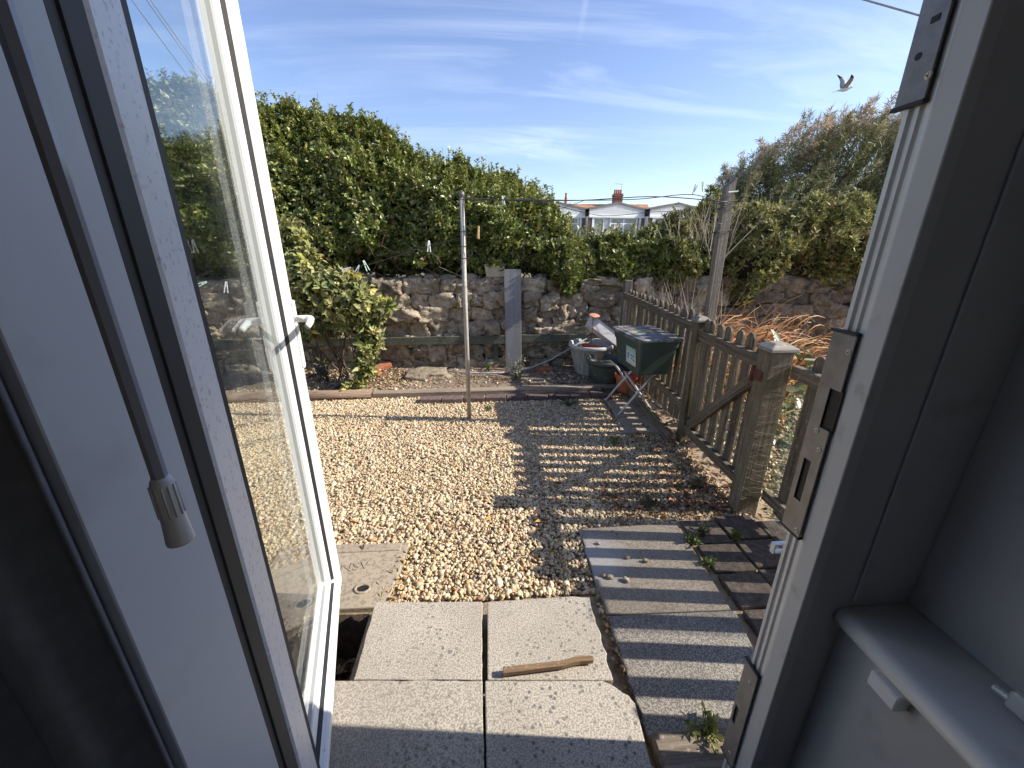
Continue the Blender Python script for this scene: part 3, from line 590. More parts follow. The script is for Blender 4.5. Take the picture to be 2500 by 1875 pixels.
rail = [(0.0, 0.002), (0.0, 0.020), (-0.002, 0.0240), (-0.0085, 0.0260), (-0.0113, 0.0275), (-0.0120, 0.0262), (-0.0205, 0.0290), (-0.0215, 0.0300), (-0.0335, 0.0345), (-0.034, 0.038), (-0.043, 0.056), (-0.046, 0.058), (-0.075, 0.058), (-0.075, 0.0), (-0.002, 0.0)]
for nm, flip in (('bottom_rail', False), ('top_rail', True)):
    r_ = MB(); k = len(rail)
    for s0 in (-0.8865, -0.0125):
        for nn, zz in rail: x_, y_ = V_(s0, nn); r_.v.append((x_, y_, LH - zz if flip else zz))
    for j in range(k): r_.f.append((j, (j + 1) % k, k + (j + 1) % k, k + j))
    r_.f.append(tuple(range(k))); r_.f.append(tuple(range(2 * k - 1, k - 1, -1)))
    ro = r_.obj(nm, 'upvc', leaf)
    # keep clear of the stiles' coplanar faces
    ro.location.y = 0.0015
    g_ = MB(); q_ = [(-0.0212, 0.0300), (-0.0332, 0.0347), (-0.0332, 0.0362), (-0.0212, 0.0315)]
    for s0 in (-0.80, -0.056):
        for nn, zz in q_: x_, y_ = V_(s0, nn); g_.v.append((x_, y_, LH - zz if flip else zz))
    g_.f = [(j, (j + 1) % 4, 4 + (j + 1) % 4, 4 + j) for j in range(4)]; g_.obj('gasket', 'seal', ro)
for nn in (-0.045, -0.062):
    g_ = MB(); a = V_(-0.799, nn); c = V_(-0.079, nn)
    g_.quad((a[0], a[1], 0.057), (c[0], c[1], 0.057), (c[0], c[1], LH - 0.057), (a[0], a[1], LH - 0.057)).obj('pane', 'glass', leaf)
hz = GY(725, 775, 1.42).z - 0.12
def handle(side):
    n0 = 0.0 if side > 0 else -0.075
    hp = MB(); x0, y0 = V_(-0.028, n0 + side * 0.005); hp.box((x0, y0, hz - 0.055), (0.028, 0.010, 0.235)); o = hp.obj('handle_plate', 'upvc', leaf, bevel=0.004, seg=2)
    pts = [(-0.033, n0 + side * 0.008), (-0.033, n0 + side * 0.034), (-0.036, n0 + side * 0.046), (-0.048, n0 + side * 0.054), (-0.085, n0 + side * 0.056), (-0.140, n0 + side * 0.054)]
    lv = MB(); lv.tube([(*V_(*p), hz - (0.0 if i < 4 else 0.004 * (i - 3))) for i, p in enumerate(pts)], [0.012, 0.0115, 0.0115, 0.0115, 0.0105, 0.0095], 14)
    lv.obj('lever', 'upvc', o, smooth=True)
    x1, y1 = V_(-0.033, n0 + side * 0.0105); MB().box((x1, y1, hz - 0.11), (0.011, 0.003, 0.030)).obj('cylinder_lock', 'alu', o, bevel=0.001)
handle(1); handle(-1)
ke = MB().box((*V_(0.0008, -0.035), hz - 0.26), (0.003, 0.022, 0.13)).obj('lock_plate', 'alu', leaf, bevel=0.001)
for zz in (0.15, 1.80):
    MB().tube([(*V_(-0.905, -0.03), zz), (*V_(-0.905, -0.03), zz + 0.09)], 0.008, 10).obj('hinge', 'upvc', leaf, smooth=True)
# ------------------------------------------------------------------ paving
def slab_obj(name, poly, ztop, thick, m, parent, bevel=0.004, jag=None):
    if len(poly) < 9:
        pp = []
        for i, p in enumerate(poly):
            q = poly[(i + 1) % len(poly)]; pp.append(p); pp += [(p[0] + (q[0] - p[0]) * t + random.uniform(-.0022, .0022), p[1] + (q[1] - p[1]) * t + random.uniform(-.0022, .0022)) for t in [j / 11 for j in range(1, 11)]]
        poly = pp; bevel = .003
    cx_, cy_ = sum(p[0] for p in poly) / len(poly), sum(p[1] for p in poly) / len(poly)
    o = MB().prism([(x - cx_, y - cy_) for x, y in poly], -thick, 0).obj(name, m, parent, bevel=bevel, seg=2)
    o.location = (cx_, cy_, ztop); return o
def gp_(px, py, z): p = GZ(px, py, z); return (p.x, p.y)
patio = tag(bpy.data.objects.new('patio', None), kind='structure'); COL.objects.link(patio)
slab_obj('paving_slab', [gp_(917, 1470, .07), gp_(1177, 1468, .07), gp_(1177, 1659, .07), gp_(863, 1659, .07)], 0.07, 0.05, 'slab_light', patio)
def rough_edge(a, b_, n, amp):
    return [(a[0] + (b_[0] - a[0]) * t + random.uniform(-amp, amp), a[1] + (b_[1] - a[1]) * t + random.uniform(-amp, amp) * .4) for t in [i / n for i in range(1, n)]]
A, B = gp_(1440, 1458, .07), gp_(1497, 1660, .07)
slab_obj('paving_slab', [gp_(1190, 1469, .07), gp_(1395, 1455, .07), A] + rough_edge(A, B, 14, .006) + [B, gp_(1190, 1659, .07)], 0.07, 0.05, 'slab_light', patio)
slab_obj('paving_slab', [gp_(815, 1661, .08), gp_(1178, 1661, .08), (-.031, .62), (-.535, .62)], 0.08, 0.06, 'slab_light', patio)
chip = [gp_(1470, 1661, .08), gp_(1492, 1670, .08), gp_(1508, 1680, .08), gp_(1520, 1690, .08), gp_(1535, 1697, .08), gp_(1541, 1706, .08), gp_(1551, 1717, .08)]
slab_obj('paving_slab', [gp_(1184, 1661, .08)] + chip + [gp_(1590, 1868, .08), (.555, .62), (-.026, .62)], 0.08, 0.06, 'slab_light', patio)
A, B = gp_(1413, 1290, .02), gp_(1480, 1500, .02)
slab_obj('paving_slab', [A, gp_(1650, 1277, .02), gp_(1785, 1488, .02), B] + rough_edge(B, A, 12, .005), 0.02, 0.05, 'slab_patch', patio)
A, B = gp_(1482, 1503, .02), gp_(1585, 1806, .02)
slab_obj('paving_slab', [A, gp_(1795, 1490, .02), gp_(1945, 1800, .02), B] + rough_edge(B, A, 12, .006), 0.02, 0.05, 'slab_grey', patio)
# dark block pavers right of the slabs
pb = MB().box((0, 0, 0), (0.205, 0.185, 0.06)).mesh('paver', bevel=0.005, jitter=0.002)
for c in range(3):
    y = 1.845 - (0.02, 0.0, 0.05)[c]
    for r in range(6):
        o = link('paver', pb, 'paver', patio); o.location = (1.178 + c * 0.216 + random.uniform(-.003, .003), y - 0.092, -0.012 + random.uniform(-.004, .004))
        o.rotation_euler = (random.uniform(-.02, .02), random.uniform(-.02, .02), random.uniform(-.025, .025)); y -= 0.198
# small concrete slab under the stool
slab_obj('paving_slab', [(1.19, 3.66), (1.52, 3.70), (1.50, 3.30), (1.16, 3.27)], 0.022, 0.04, 'slab_old', patio)
slab_obj('paving_slab', [(1.16, 3.255), (1.50, 3.285), (1.49, 2.93), (1.10, 2.95)], 0.020, 0.04, 'slab_old', patio)
# old cast slab with a lifting hole and letters, beside the pit
od = thing('drain_cover', (-0.73, 1.54, 0.0), 'weathered concrete drain cover with a broken lifting hole and cast letters beside the door', 'drain cover')
oc = MB().prism([(-.36, -.195), (.265, -.195), (.30, .20), (-.36, .21)], -0.05, 0.02); oc.obj('cover_slab', 'slab_old', od, bevel=0.006, seg=2)
rim = MB(); rim.box((-.04, .165, .0215), (.60, .05, .009)); rim.obj('rim', 'slab_old', od, bevel=0.003)
hp_ = GZ(885, 1438, 0.02)
hb = MB(); hb.lathe([(0.0, -0.0), (0.020, 0.0), (0.026, 0.0015)], n=18, ripple=lambda a: 0.18 * sin(3 * a + 1) + .1 * sin(5 * a)); h_ = hb.obj('lifting_hole', 'black', od); h_.location = (hp_.x + .73, hp_.y - 1.54, 0.0212)
hr = MB(); hr.tube([(0.028 * cos(a) * (1.2), 0.024 * sin(a), 0.0) for a in np.linspace(0, 2 * pi, 15)], 0.006, 6, cap=False); h_ = hr.obj('hole_lip', 'slab_old', od, smooth=True); h_.location = (hp_.x + .73, hp_.y - 1.54, 0.0215)
fc = bpy.data.curves.new('cast_letters', 'FONT'); fc.body = 'NSV'; fc.size = 0.075; fc.extrude = 0.0025; fc.align_x = 'CENTER'
fo = text_mesh('cast_letters', fc, 'slab_old', od); tp_ = GZ(868, 1385, .02); fo.location = (tp_.x + .73, tp_.y - 1.54 - .02, 0.0205); fo.rotation_euler = (0, 0, radians(8))
# bricks lying in the pit
pr = link('broken_brick', rock_mesh('broken_brick', (.16, .10, .09), 3, 3, .15, .1), 'block'); pr.location = (-0.64, 1.13, -0.22); tag(pr, 'dark red broken brick down in the shaded pit beside the doorstep', 'brick')
# stick on the doorstep
sk = thing('wood_offcut', (0.19, 0.985, 0.083), 'thin brown strip of wood lying on the pale doorstep slabs', 'wood strip')
k_ = MB(); pts = [(-0.160, -0.012), (0.05, 0.0), (0.115, 0.012), (0.165, 0.012), (0.168, 0.030), (0.118, 0.034), (0.05, 0.020), (-0.160, 0.010)]
k_.prism(pts, -0.002, 0.016).obj('strip', 'stick_wood', sk, bevel=0.0015)
sl_ = thing('timber_sleeper', (0.70, 0.66, 0.0), 'pale weathered timber block at the right foot of the doorstep', 'timber')
MB().box((0, 0.0, 0.0), (0.44, 0.235, 0.10)).obj('beam', 'edge_wood', sl_, bevel=0.008, jitter=0.003); sl_.location = (0.71, 0.685, -0.005)

# ------------------------------------------------------------------ gravel
def ico():
    bm = bmesh.new(); bmesh.ops.create_icosphere(bm, subdivisions=1, radius=1.0); V = np.array([v.co[:] for v in bm.verts]); F = np.array([[v.index for v in f.verts] for f in bm.faces]); bm.free(); return V, F
IV, IF = ico()
OV = np.array([(1, 0, 0), (0, 1, 0), (-1, 0, 0), (0, -1, 0), (0, 0, 1.), (0, 0, -1)]); OF = np.array([(0, 1, 4), (1, 2, 4), (2, 3, 4), (3, 0, 4), (1, 0, 5), (2, 1, 5), (3, 2, 5), (0, 3, 5)])
def pebbles(name, P, a, cols, p, m, flat=(0.4, 0.68), jit=0.16, low=False):
    IV, IF = (OV * 1.15, OF) if low else (globals()['IV'], globals()['IF'])
    n = len(P); nv = len(IV)
    ax = np.stack([a, a * RNG.uniform(0.6, 0.95, n), a * RNG.uniform(*flat, n)], 1)
    q = unit(np.concatenate([RNG.normal(size=(n, 2)) * 0.28, RNG.normal(size=(n, 2))], 1))  # x,y tilt small ; z,w yaw
    x, y, z, w = q.T
    Rm = np.stack([np.stack([1 - 2 * (y*y + z*z), 2 * (x*y - z*w), 2 * (x*z + y*w)], 1), np.stack([2 * (x*y + z*w), 1 - 2 * (x*x + z*z), 2 * (y*z - x*w)], 1), np.stack([2 * (x*z - y*w), 2 * (y*z + x*w), 1 - 2 * (x*x + y*y)], 1)], 1)
    V = IV[None] * (1 + RNG.normal(0, jit, (n, nv, 1))) * ax[:, None]
    V = np.einsum('nij,nvj->nvi', Rm, V) + P[:, None]
    F = (IF[None] + (np.arange(n) * nv)[:, None, None]).reshape(-1, 3)
    C = pal(cols, n, 0.11, p)
    return (V.reshape(-1, 3), F, np.repeat(C, nv, 0))
def scatter(n, x0, x1, y0, y1): return np.stack([RNG.uniform(x0, x1, n), RNG.uniform(y0, y1, n)], 1)
def outside(P, rects):
    k = np.ones(len(P), bool)
    for (a, b_, c, d) in rects: k &= ~((P[:, 0] > a) & (P[:, 0] < b_) & (P[:, 1] > c) & (P[:, 1] < d))
    return P[k]
G_COL = [(.58, .465, .295), (.49, .375, .225), (.64, .55, .395), (.41, .25, .12), (.36, .30, .22), (.51, .38, .25), (.27, .215, .15)]; G_P = [.35, .23, .19, .07, .06, .08, .02]
P1 = scatter(210000, -3.9, 1.52, 1.02, 3.98); P1 = P1[P1[:, 0] > -0.78 * P1[:, 1] - 0.35]
P1 = outside(P1, [(-.54, .47, 0, 1.375), (.50, 1.07, 0, 1.822), (1.07, 1.72, 0, 1.85), (-1.10, -.44, 1.33, 1.755), (HOLE[0], HOLE[1], HOLE[2], HOLE[3]), (1.15, 1.5, 2.95, 3.68)])
fade = RNG.random(len(P1)) < np.clip((1.72 - P1[:, 0]) * 2.2, 0.15, 1); P1 = P1[fade]
a1 = np.clip(RNG.lognormal(np.log(.0086), .38, len(P1)), .0045, .020)
near = P1[:, 1] < 2.15; near &= RNG.random(len(P1)) < .72
far = P1[:, 1] >= 2.15
def merge(parts):
    Vs, Fs, Cs, o = [], [], [], 0
    for V, F, C in parts: Vs.append(V); Fs.append(F + o); Cs.append(C); o += len(V)
    return np.concatenate(Vs), np.concatenate(Fs), np.concatenate(Cs)
def gravel_obj(*parts):
    V, F, C = merge(parts); return tag(link('gravel', np_mesh('gravel', V, F, C), 'pebble'), kind='stuff')
Z1 = np.column_stack([P1, RNG.uniform(-.012, .006, len(P1))])
gravel_obj(pebbles('g', Z1[near], a1[near], G_COL, G_P, 'pebble'), pebbles('g', Z1[far], a1[far] * 1.0, G_COL, G_P, 'pebble', low=True))
P2 = scatter(9000, 1.66, 3.6, 1.0, 4.6); gravel_obj(pebbles('g', np.column_stack([P2, RNG.uniform(-.012, .006, len(P2))]), np.clip(RNG.lognormal(np.log(.014), .3, len(P2)), .006, .03), G_COL, G_P, 'pebble', low=True))
P3 = scatter(5200, -3.6, 1.5, 4.06, 4.86); k3 = RNG.random(len(P3)) < np.clip(0.25 + 0.6 * np.sin(P3[:, 0] * 2.1 + 5) + (P3[:, 0] < -.6) * .4, .08, 1) * np.clip(1.6 - P3[:, 0], .15, 1); P3 = P3[k3]
gravel_obj(pebbles('g', np.column_stack([P3, RNG.uniform(.035, .05, len(P3))]), np.clip(RNG.lognormal(np.log(.012), .35, len(P3)), .006, .03), G_COL, G_P, 'pebble'))
# loose stones on the slab
for (px, py, r), pl_ in zip(((1495, 1297, .013), (1460, 1327, .017), (1532, 1361, .020), (1576, 1370, .021), (1474, 1404, .020), (1489, 1410, .022), (1528, 1417, .024)), ('tiny white pebble near the far edge of the stained grey slab', 'flat pale pebble near the gravel side of the stained grey slab', 'pebble on the bleached patch of the grey slab, to the left of another', 'pebble in the middle of the bleached patch on the grey slab', 'brown pebble at the gravel edge of the grey slab, first of three', 'flat dark pebble at the gravel edge of the grey slab, second of three', 'pointed tan pebble by the gravel edge of the grey slab, third of three')):
    q = GZ(px, py, .025); o = link('pebble', rock_mesh('pebble', (r * 1.15, r * .85, r * .8), px, 2, .8, .15), random.choice(['slab_old', 'slab_light', 'stone'])); o.location = (q.x, q.y, .02 + r * .4); o.rotation_euler = (0, 0, random.uniform(0, 6))
    tag(o, pl_, 'pebble', 'loose pebbles on the grey slab')
# dead leaves
def litter(n, x0, x1, y0, y1, z, size, cols):
    P = scatter(n, x0, x1, y0, y1); P = np.column_stack([P, RNG.uniform(z, z + .012, n)])
    D = np.column_stack([RNG.normal(size=(n, 2)), RNG.normal(0, .35, n)]); N = np.column_stack([RNG.normal(0, .35, (n, 2)), np.ones(n)])
    L = size * RNG.uniform(.6, 1.5, n); return P, D, N, L, L * RNG.uniform(.3, .55, n), pal(cols, n, .2)
DEAD = [(.30, .17, .08), (.38, .25, .14), (.22, .12, .07), (.46, .36, .23), (.17, .10, .06)]
parts_ = [litter(1500, 1.15, 1.6, 1.86, 4.5, .004, .035, DEAD), litter(900, .7, 1.5, 1.86, 2.25, .004, .03, DEAD), litter(1500, -2.6, 1.4, 4.05, 4.85, .05, .03, DEAD),
          litter(900, -2.4, -1.0, 4.1, 4.8, .06, .035, DEAD + [(.55, .45, .3)]), litter(260, -1.2, 1.3, 1.5, 3.7, .012, .035, DEAD + [(.5, .27, .08)]), litter(160, -.78, -.55, 1.05, 1.32, -.26, .05, DEAD), litter(70, -.52, -.42, 1.36, 1.70, .010, .028, [(.40, .28, .13), (.33, .22, .10)]), litter(150, .455, .505, .8, 1.8, .0, .02, DEAD)]
Lm = [np.concatenate(z) for z in zip(*parts_)]
tag(link('leaf_litter', leaf_mesh('leaf_litter', *Lm, fold=.35, curl=.2), 'litter'), kind='stuff')

# ------------------------------------------------------------------ border edging
lg = thing('log_edging', (-2.45, 3.93, 0.05), 'round brown log edging the planting bed on the left', 'log')
k_ = MB(); k_.tube([(-1.3, -.10, 0), (-.6, -.05, 0), (.0, -.02, .0), (.6, 0, 0), (1.24, .02, .0)], [.052, .055, .053, .050, .046], 18); k_.obj('log', 'log_wood', lg, smooth=True)
te = thing('timber_edging', (0.12, 3.985, 0.03), 'grey split timber edging behind the row of dark bricks', 'timber')
k_ = MB(); k_.box((0, 0, 0), (2.66, .085, .085)); k_.obj('board', 'edge_wood', te, bevel=.012, jitter=.006); te.rotation_euler = (0, 0, radians(1.0))
bk = tag(bpy.data.objects.new('brick_edging', None), kind='structure'); COL.objects.link(bk); bk.location = (0, 3.79, 0)
bme = MB().box((0, 0, 0), (0.212, 0.10, 0.065)).mesh('brick', bevel=.006, jitter=.002)
for i in range(9):
    o = link('brick', bme, 'block', bk); o.location = (-0.585 + i * .218, random.uniform(-.006, .006) + i * .004, .018 + random.uniform(-.006, .004)); o.rotation_euler = (random.uniform(-.03, .03), random.uniform(-.03, .03), random.uniform(-.02, .02))
fb = thing('ground_board', (1.47, 3.45, .04), 'weathered board on edge along the foot of the picket fence', 'board'); MB().box((0, 0, 0), (.03, 1.35, .11)).obj('board', 'rail_wood', fb, bevel=.004, jitter=.003); fb.rotation_euler = (0, radians(12), radians(-3))

# ------------------------------------------------------------------ the stone wall
WY = 4.93
wall = thing('stone_wall', (0, WY, 0), 'old rubble stone wall across the back of the garden below the hedge', 'wall')
core = MB(); nx_, nz_ = 150, 18
for j in range(nz_):
    for i in range(nx_):
        x = -4.6 + 11.6 * i / (nx_ - 1); z = -.05 + 1.13 * j / (nz_ - 1); core.v.append((x, .075 + .035 * mnoise.noise(Vector((x * 4, 0, z * 4))), z))
for j in range(nz_ - 1):
    for i in range(nx_ - 1): core.f.append((j * nx_ + i, j * nx_ + i + 1, (j + 1) * nx_ + i + 1, (j + 1) * nx_ + i))
core.add([(-4.6, .05, 1.08), (7, .05, 1.08), (7, .5, 1.09), (-4.6, .5, 1.09)], [(0, 1, 2, 3)])
core.obj('mortar', 'mortar', wall, smooth=True)
hs = [.14, .17, .135, .185, .15, .175, .165]; z = 0.0; sd = 0
for ci, h in enumerate(hs):
    x = -3.9 + random.uniform(0, .2)
    while x < 6.2:
        w = random.choice([.12, .16, .20, .23, .27, .33]) * (1.0 if x < 2.6 else 1.6)
        split = random.random() < .30 and h > .15
        for (zz, hh) in ([(z, h * .55), (z + h * .55, h * .45)] if split else [(z, h)]):
            sd += 1; hj = hh * random.uniform(.90, 1.08); wj = w * random.uniform(.92, 1.04)
            me = rock_mesh('stone', (wj + .022, random.uniform(.20, .28), hj + .02), sd, 8, random.uniform(.05, .42), .26)
            o = link('stone', me, 'stone_rust' if x > 1.75 and random.random() < .75 else 'stone', wall)
            o.location = (x + w / 2, .055 + random.uniform(-.035, .04), zz + hh / 2 + random.uniform(-.012, .012)); o.rotation_euler = (random.uniform(-.08, .08), random.uniform(-.16, .16), random.uniform(-.16, .16))
        x += w
    z += h
for i in range(16):      # loose cap stones, light small ones
    x = random.choice([random.uniform(-.9, .0), random.uniform(.5, 3.0)]); sd += 1
    me = rock_mesh('stone', (random.uniform(.08, .2), .14, random.uniform(.05, .10)), sd, 4, .5, .17); o = link('stone', me, 'stone', wall); o.location = (x, .08 + random.uniform(-.03, .05), 1.13 + random.uniform(-.02, .02)); o.rotation_euler = (0, 0, random.uniform(0, 3))
tr = thing('timber_rail', (-.8, 4.805, 0), 'dark green painted timber rail running along the foot of the stone wall', 'rail')
for xa, xb, zc in ((-2.75, -1.30, .400), (-1.297, 1.02, .405), (1.023, 2.72, .413)):
    MB().box(((xa + xb) / 2, 0, zc), (xb - xa, .035, .098)).obj('board', 'green_timber', tr, bevel=.003, jitter=.0025)
for x in (-2.6, -1.3, .9, 2.55):
    MB().box((x, .042, .24), (.06, .045, .44)).obj('post', 'green_timber', tr, bevel=.004, jitter=.002)
pk = thing('laminate_plank', (.335, 4.70, .62), 'grey wood-effect laminate plank leaning upright against the stone wall', 'plank')
MB().box((0, 0, 0), (.193, .0075, 1.285)).obj('face', 'laminate', pk, bevel=.001); MB().box((.0985, .001, 0), (.004, .006, 1.284)).obj('edge', 'fibreboard', pk); MB().box((0, .001, .6432), (.19, .006, .0025)).obj('edge', 'fibreboard', pk)
MB().box((0.0, -.0040, -.02), (.19, .001, .002)).obj('joint', 'seal', pk)
pk.rotation_euler = (radians(-3.5), radians(-.6), 0); pk.location = (.312, 4.745, .598)
tg = thing('planter_trough', (.105, 4.965, 1.145), 'small sand-coloured planter trough standing on top of the stone wall', 'planter')
k_ = MB(); k_.add([(-.10, -.06, 0), (.10, -.06, 0), (.10, .06, 0), (-.10, .06, 0), (-.125, -.075, .15), (.125, -.075, .15), (.125, .075, .15), (-.125, .075, .15), (-.11, -.06, .15), (.11, -.06, .15), (.11, .06, .15), (-.11, .06, .15), (-.1, -.055, .12), (.1, -.055, .12), (.1, .055, .12), (-.1, .055, .12)],
    [(0, 3, 2, 1), (0, 1, 5, 4), (1, 2, 6, 5), (2, 3, 7, 6), (3, 0, 4, 7), (4, 5, 9, 8), (5, 6, 10, 9), (6, 7, 11, 10), (7, 4, 8, 11), (8, 9, 13, 12), (9, 10, 14, 13), (10, 11, 15, 14), (11, 8, 12, 15), (12, 13, 14, 15)]); k_.obj('trough', 'trough', tg, bevel=.004)

# ------------------------------------------------------------------ fence and gate
FA = -0.048
def fpos(y, off=0.0): return (1.548 + (y - 1.92) * .030 + off, y)
def picket_mesh(w=.071, t=.018, h=.93):
    m = MB(); pr = [(-w / 2, 0), (w / 2, 0), (w / 2, h - w * .55)]
    for k in range(1, 8): a = pi * k / 8; pr.append((w / 2 * cos(a), h - w * .55 + w * .55 * sin(a)))
    pr.append((-w / 2, h - w * .55)); n = len(pr)
    m.v = [(-t / 2, y, z) for y, z in pr] + [(t / 2, y, z) for y, z in pr]
    m.f = [tuple(range(n - 1, -1, -1)), tuple(range(n, 2 * n))] + [(i, (i + 1) % n, n + (i + 1) % n, n + i) for i in range(n)]
    return m.mesh('picket', bevel=.0025)
PKM = picket_mesh()
def pickets(parent, ys, x, z0, top=None):
    for y in ys:
        o = link('picket', PKM, 'fence_wood', parent); o.location = (x, y, z0 + random.uniform(-.008, .008)); o.rotation_euler = (random.uniform(-.012, .012), random.uniform(-.01, .01), random.uniform(-.05, .05))
def post(parent, loc, sx, sy, h, mname='post_wood', cap=True):
    o = MB().box((0, 0, h / 2), (sx, sy, h)).obj('post', mname, parent, bevel=.004, jitter=.002); o.location = loc
    if cap:
        c = MB(); e = .014; X, Y = sx / 2 + e, sy / 2 + e
        c.add([(-X, -Y, 0), (X, -Y, 0), (X, Y, 0), (-X, Y, 0), (-X, -Y, .018), (X, -Y, .018), (X, Y, .018), (-X, Y, .018), (-X * .45, -Y * .45, .042), (X * .45, -Y * .45, .042), (X * .45, Y * .45, .042), (-X * .45, Y * .45, .042)],
              [(0, 3, 2, 1), (0, 1, 5, 4), (1, 2, 6, 5), (2, 3, 7, 6), (3, 0, 4, 7), (4, 5, 9, 8), (5, 6, 10, 9), (6, 7, 11, 10), (7, 4, 8, 11), (8, 9, 10, 11)])
        co_ = c.obj('cap', 'cap_wood', o, bevel=.003); co_.location = (0, 0, h + .0015)
    return o
# back section, from the wall to the middle post
fs = thing('picket_fence', (*fpos(2.80), 0), 'weathered picket fence section running from the middle post back to the stone wall', 'fence', rz=-.030)
post(fs, (-.005, .02, -.05), .075, .085, 1.02); post(fs, (.02, 1.88, -.05), .085, .075, 1.17, 'grey_wood', False)
for zc, hh in ((.915, .07), (.275, .065)):
    o = MB().box((0, .96, 0), (.034, 1.80, hh)).obj('rail', 'rail_wood', fs, bevel=.004, jitter=.003); o.location = (-.012, 0, zc); o.rotation_euler = (radians(1.0), 0, 0)
pickets(fs, [.11 + .118 * i for i in range(15)], .016, .095)
# wooden posts and gate
gt = thing('picket_gate', (*fpos(1.985), 0), 'weathered wooden picket gate with a diagonal brace, shut between two capped posts', 'gate', rz=-.030)
for zc, hh in ((.880, .072), (.125, .068)):
    o = MB().box((0, .40, 0), (.034, .80, hh)).obj('rail', 'rail_wood', gt, bevel=.004, jitter=.003); o.location = (-.012, 0, zc)
br_ = MB().box((0, 0, 0), (.034, .985, .065)).obj('brace', 'rail_wood', gt, bevel=.004, jitter=.003); br_.location = (-.012, .395, .5025); br_.rotation_euler = (atan2(-.665, .715), 0, 0)
pickets(gt, [.035 + .112 * i for i in range(7)] + [.755], .0155, .075)
# chicken wire stapled to the gate
cw = MB(); cell = .036; x = .026
for i in range(21):
    y = .02 + i * cell; pts = [(x, y + (cell * .27 if (k % 4) in (1, 2) else -cell * .27) * (1 if i % 2 else -1), .10 + k * .021) for k in range(39)]; cw.tube(pts, .0010, 3, cap=False)
tag(cw.obj('chicken_wire', 'mesh_wire', gt), kind='stuff')
hg = MB(); hg.box((-.032, .012, .845), (.006, .055, .05)); hg.tube([(-.036, -.018, .81), (-.036, -.018, .875)], .009, 10); hg.box((-.03, .0, .845), (.012, .03, .028)); hg.obj('hinge', 'rust', gt, bevel=.002)
hl = MB(); hl.box((-.031, .02, .125), (.004, .05, .06)); hl.obj('strap', 'rust', gt, bevel=.001)
# near section
fn = thing('picket_fence', (*fpos(1.92), 0), 'short picket fence piece with green netting beside the capped gate post nearest the door', 'fence', rz=-.030)
post(fn, (-.045, .0, -.05), .118, .105, 1.035)
for ya, yb, zc, hh in ((-.055, -.60, .885, .070), (-.602, -1.26, .800, .055), (-.055, -1.26, .145, .065)):
    o = MB().box((0, (ya + yb) / 2, 0), (.034, ya - yb, hh)).obj('rail', 'rail_wood', fn, bevel=.004, jitter=.003); o.location = (.030, 0, zc)
pickets(fn, [-.165 - .131 * i for i in range(4)], .058, .060)
pickets(fn, [-.165 - .131 * i for i in range(4, 9)], .058, -.058)
k_ = MB()
for i in range(24):
    for j in range(20):
        k_.v.append((.073 + .010 * sin(i * 1.3 + j * .4) + .006 * sin(j * 1.1), -.04 - .84 * i / 23, .02 + .90 * j / 19))
for i in range(23):
    for j in range(19): k_.f.append((i * 20 + j, i * 20 + j + 1, (i + 1) * 20 + j + 1, (i + 1) * 20 + j))
k_.obj('netting', 'net_green', fn, smooth=True)
k_ = MB()
for i in range(7):
    pts = [(.0165, -.045 + .09 * i / 6 + (.004 if (k % 4) in (1, 2) else -.004), .05 + k * .022) for k in range(41)]; k_.tube(pts, .0012, 3, cap=False)
for j in range(26): k_.tube([(-.104 + .118 * t, -.0545, .06 + .035 * j + random.uniform(-.03, .03)) for t in (0, .5, 1)], .0007, 3, cap=False)
tag(k_.obj('chicken_wire', 'mesh_wire', fn), kind='stuff')
k_ = MB(); k_.box((-.1075, .022, .845), (.005, .085, .055)); k_.obj('hinge_plate', 'rust', fn, bevel=.0015)
MB().tube([(-.112, .058, .80), (-.112, .058, .89)], .010, 10).obj('hinge_pin', 'rust', fn, smooth=True)
# strips of green netting behind the back section
k_ = MB()
for j in range(2):
    for i in range(30): k_.v.append((.032 + .006 * sin(i * 1.7 + j), .30 + .95 * i / 29, .10 + .80 * j))
for i in range(29): k_.f.append((i, i + 1, 31 + i, 30 + i))
k_.obj('netting', 'net_thin', fs)

# ------------------------------------------------------------------ washing line pole, post, lines, pegs
pl = thing('line_pole', (-.18, 3.35, 0), 'thin weathered metal washing-line pole standing in the gravel', 'pole')
k_ = MB(); k_.tube([(0, 0, -.05), (.002, 0, .9), (.006, 0, 1.86)], .0185, 16); k_.obj('tube', 'pole_metal', pl, smooth=True)
k_ = MB(); k_.tube([(.006, 0, 1.855), (.006, 0, 1.885)], .0205, 16); k_.obj('end_cap', 'lid_black', pl, smooth=True)
for zz in (1.845, 1.83, 1.60, 1.49, 1.40):
    MB().tube([(.006 + .0215 * cos(a), .0215 * sin(a), zz + .006 * a / 6) for a in np.linspace(0, 2 * pi, 16)], .0025, 5).obj('wire_tie', 'wire', pl)
k_ = MB(); k_.tube([(.02, -.02, 1.84), (.035, -.02, 1.60), (.028, -.022, 1.47), (.05, -.015, 1.42), (.024, -.02, 1.38)], .002, 5); k_.obj('loose_wire', 'wire', pl)
wp = thing('line_post', (1.80, 3.10, 0), 'tall leaning weathered timber post holding the washing lines behind the fence', 'post')
k_ = MB(); k_.add([(-.044, -.03, 0), (.040, -.03, 0), (.040, .03, 0), (-.044, .03, 0), (-.034, -.028, 1.90), (.008, -.028, 1.935), (.036, -.028, 1.965), (.036, .028, 1.96), (.008, .028, 1.94), (-.034, .028, 1.90)],
    [(0, 3, 2, 1), (0, 1, 6, 5, 4), (1, 2, 7, 6), (2, 3, 9, 8, 7), (3, 0, 4, 9), (4, 5, 8, 9), (5, 6, 7, 8)]); k_.obj('timber', 'grey_wood', wp, bevel=.004)
wp.rotation_euler = (0, radians(-.6), 0)
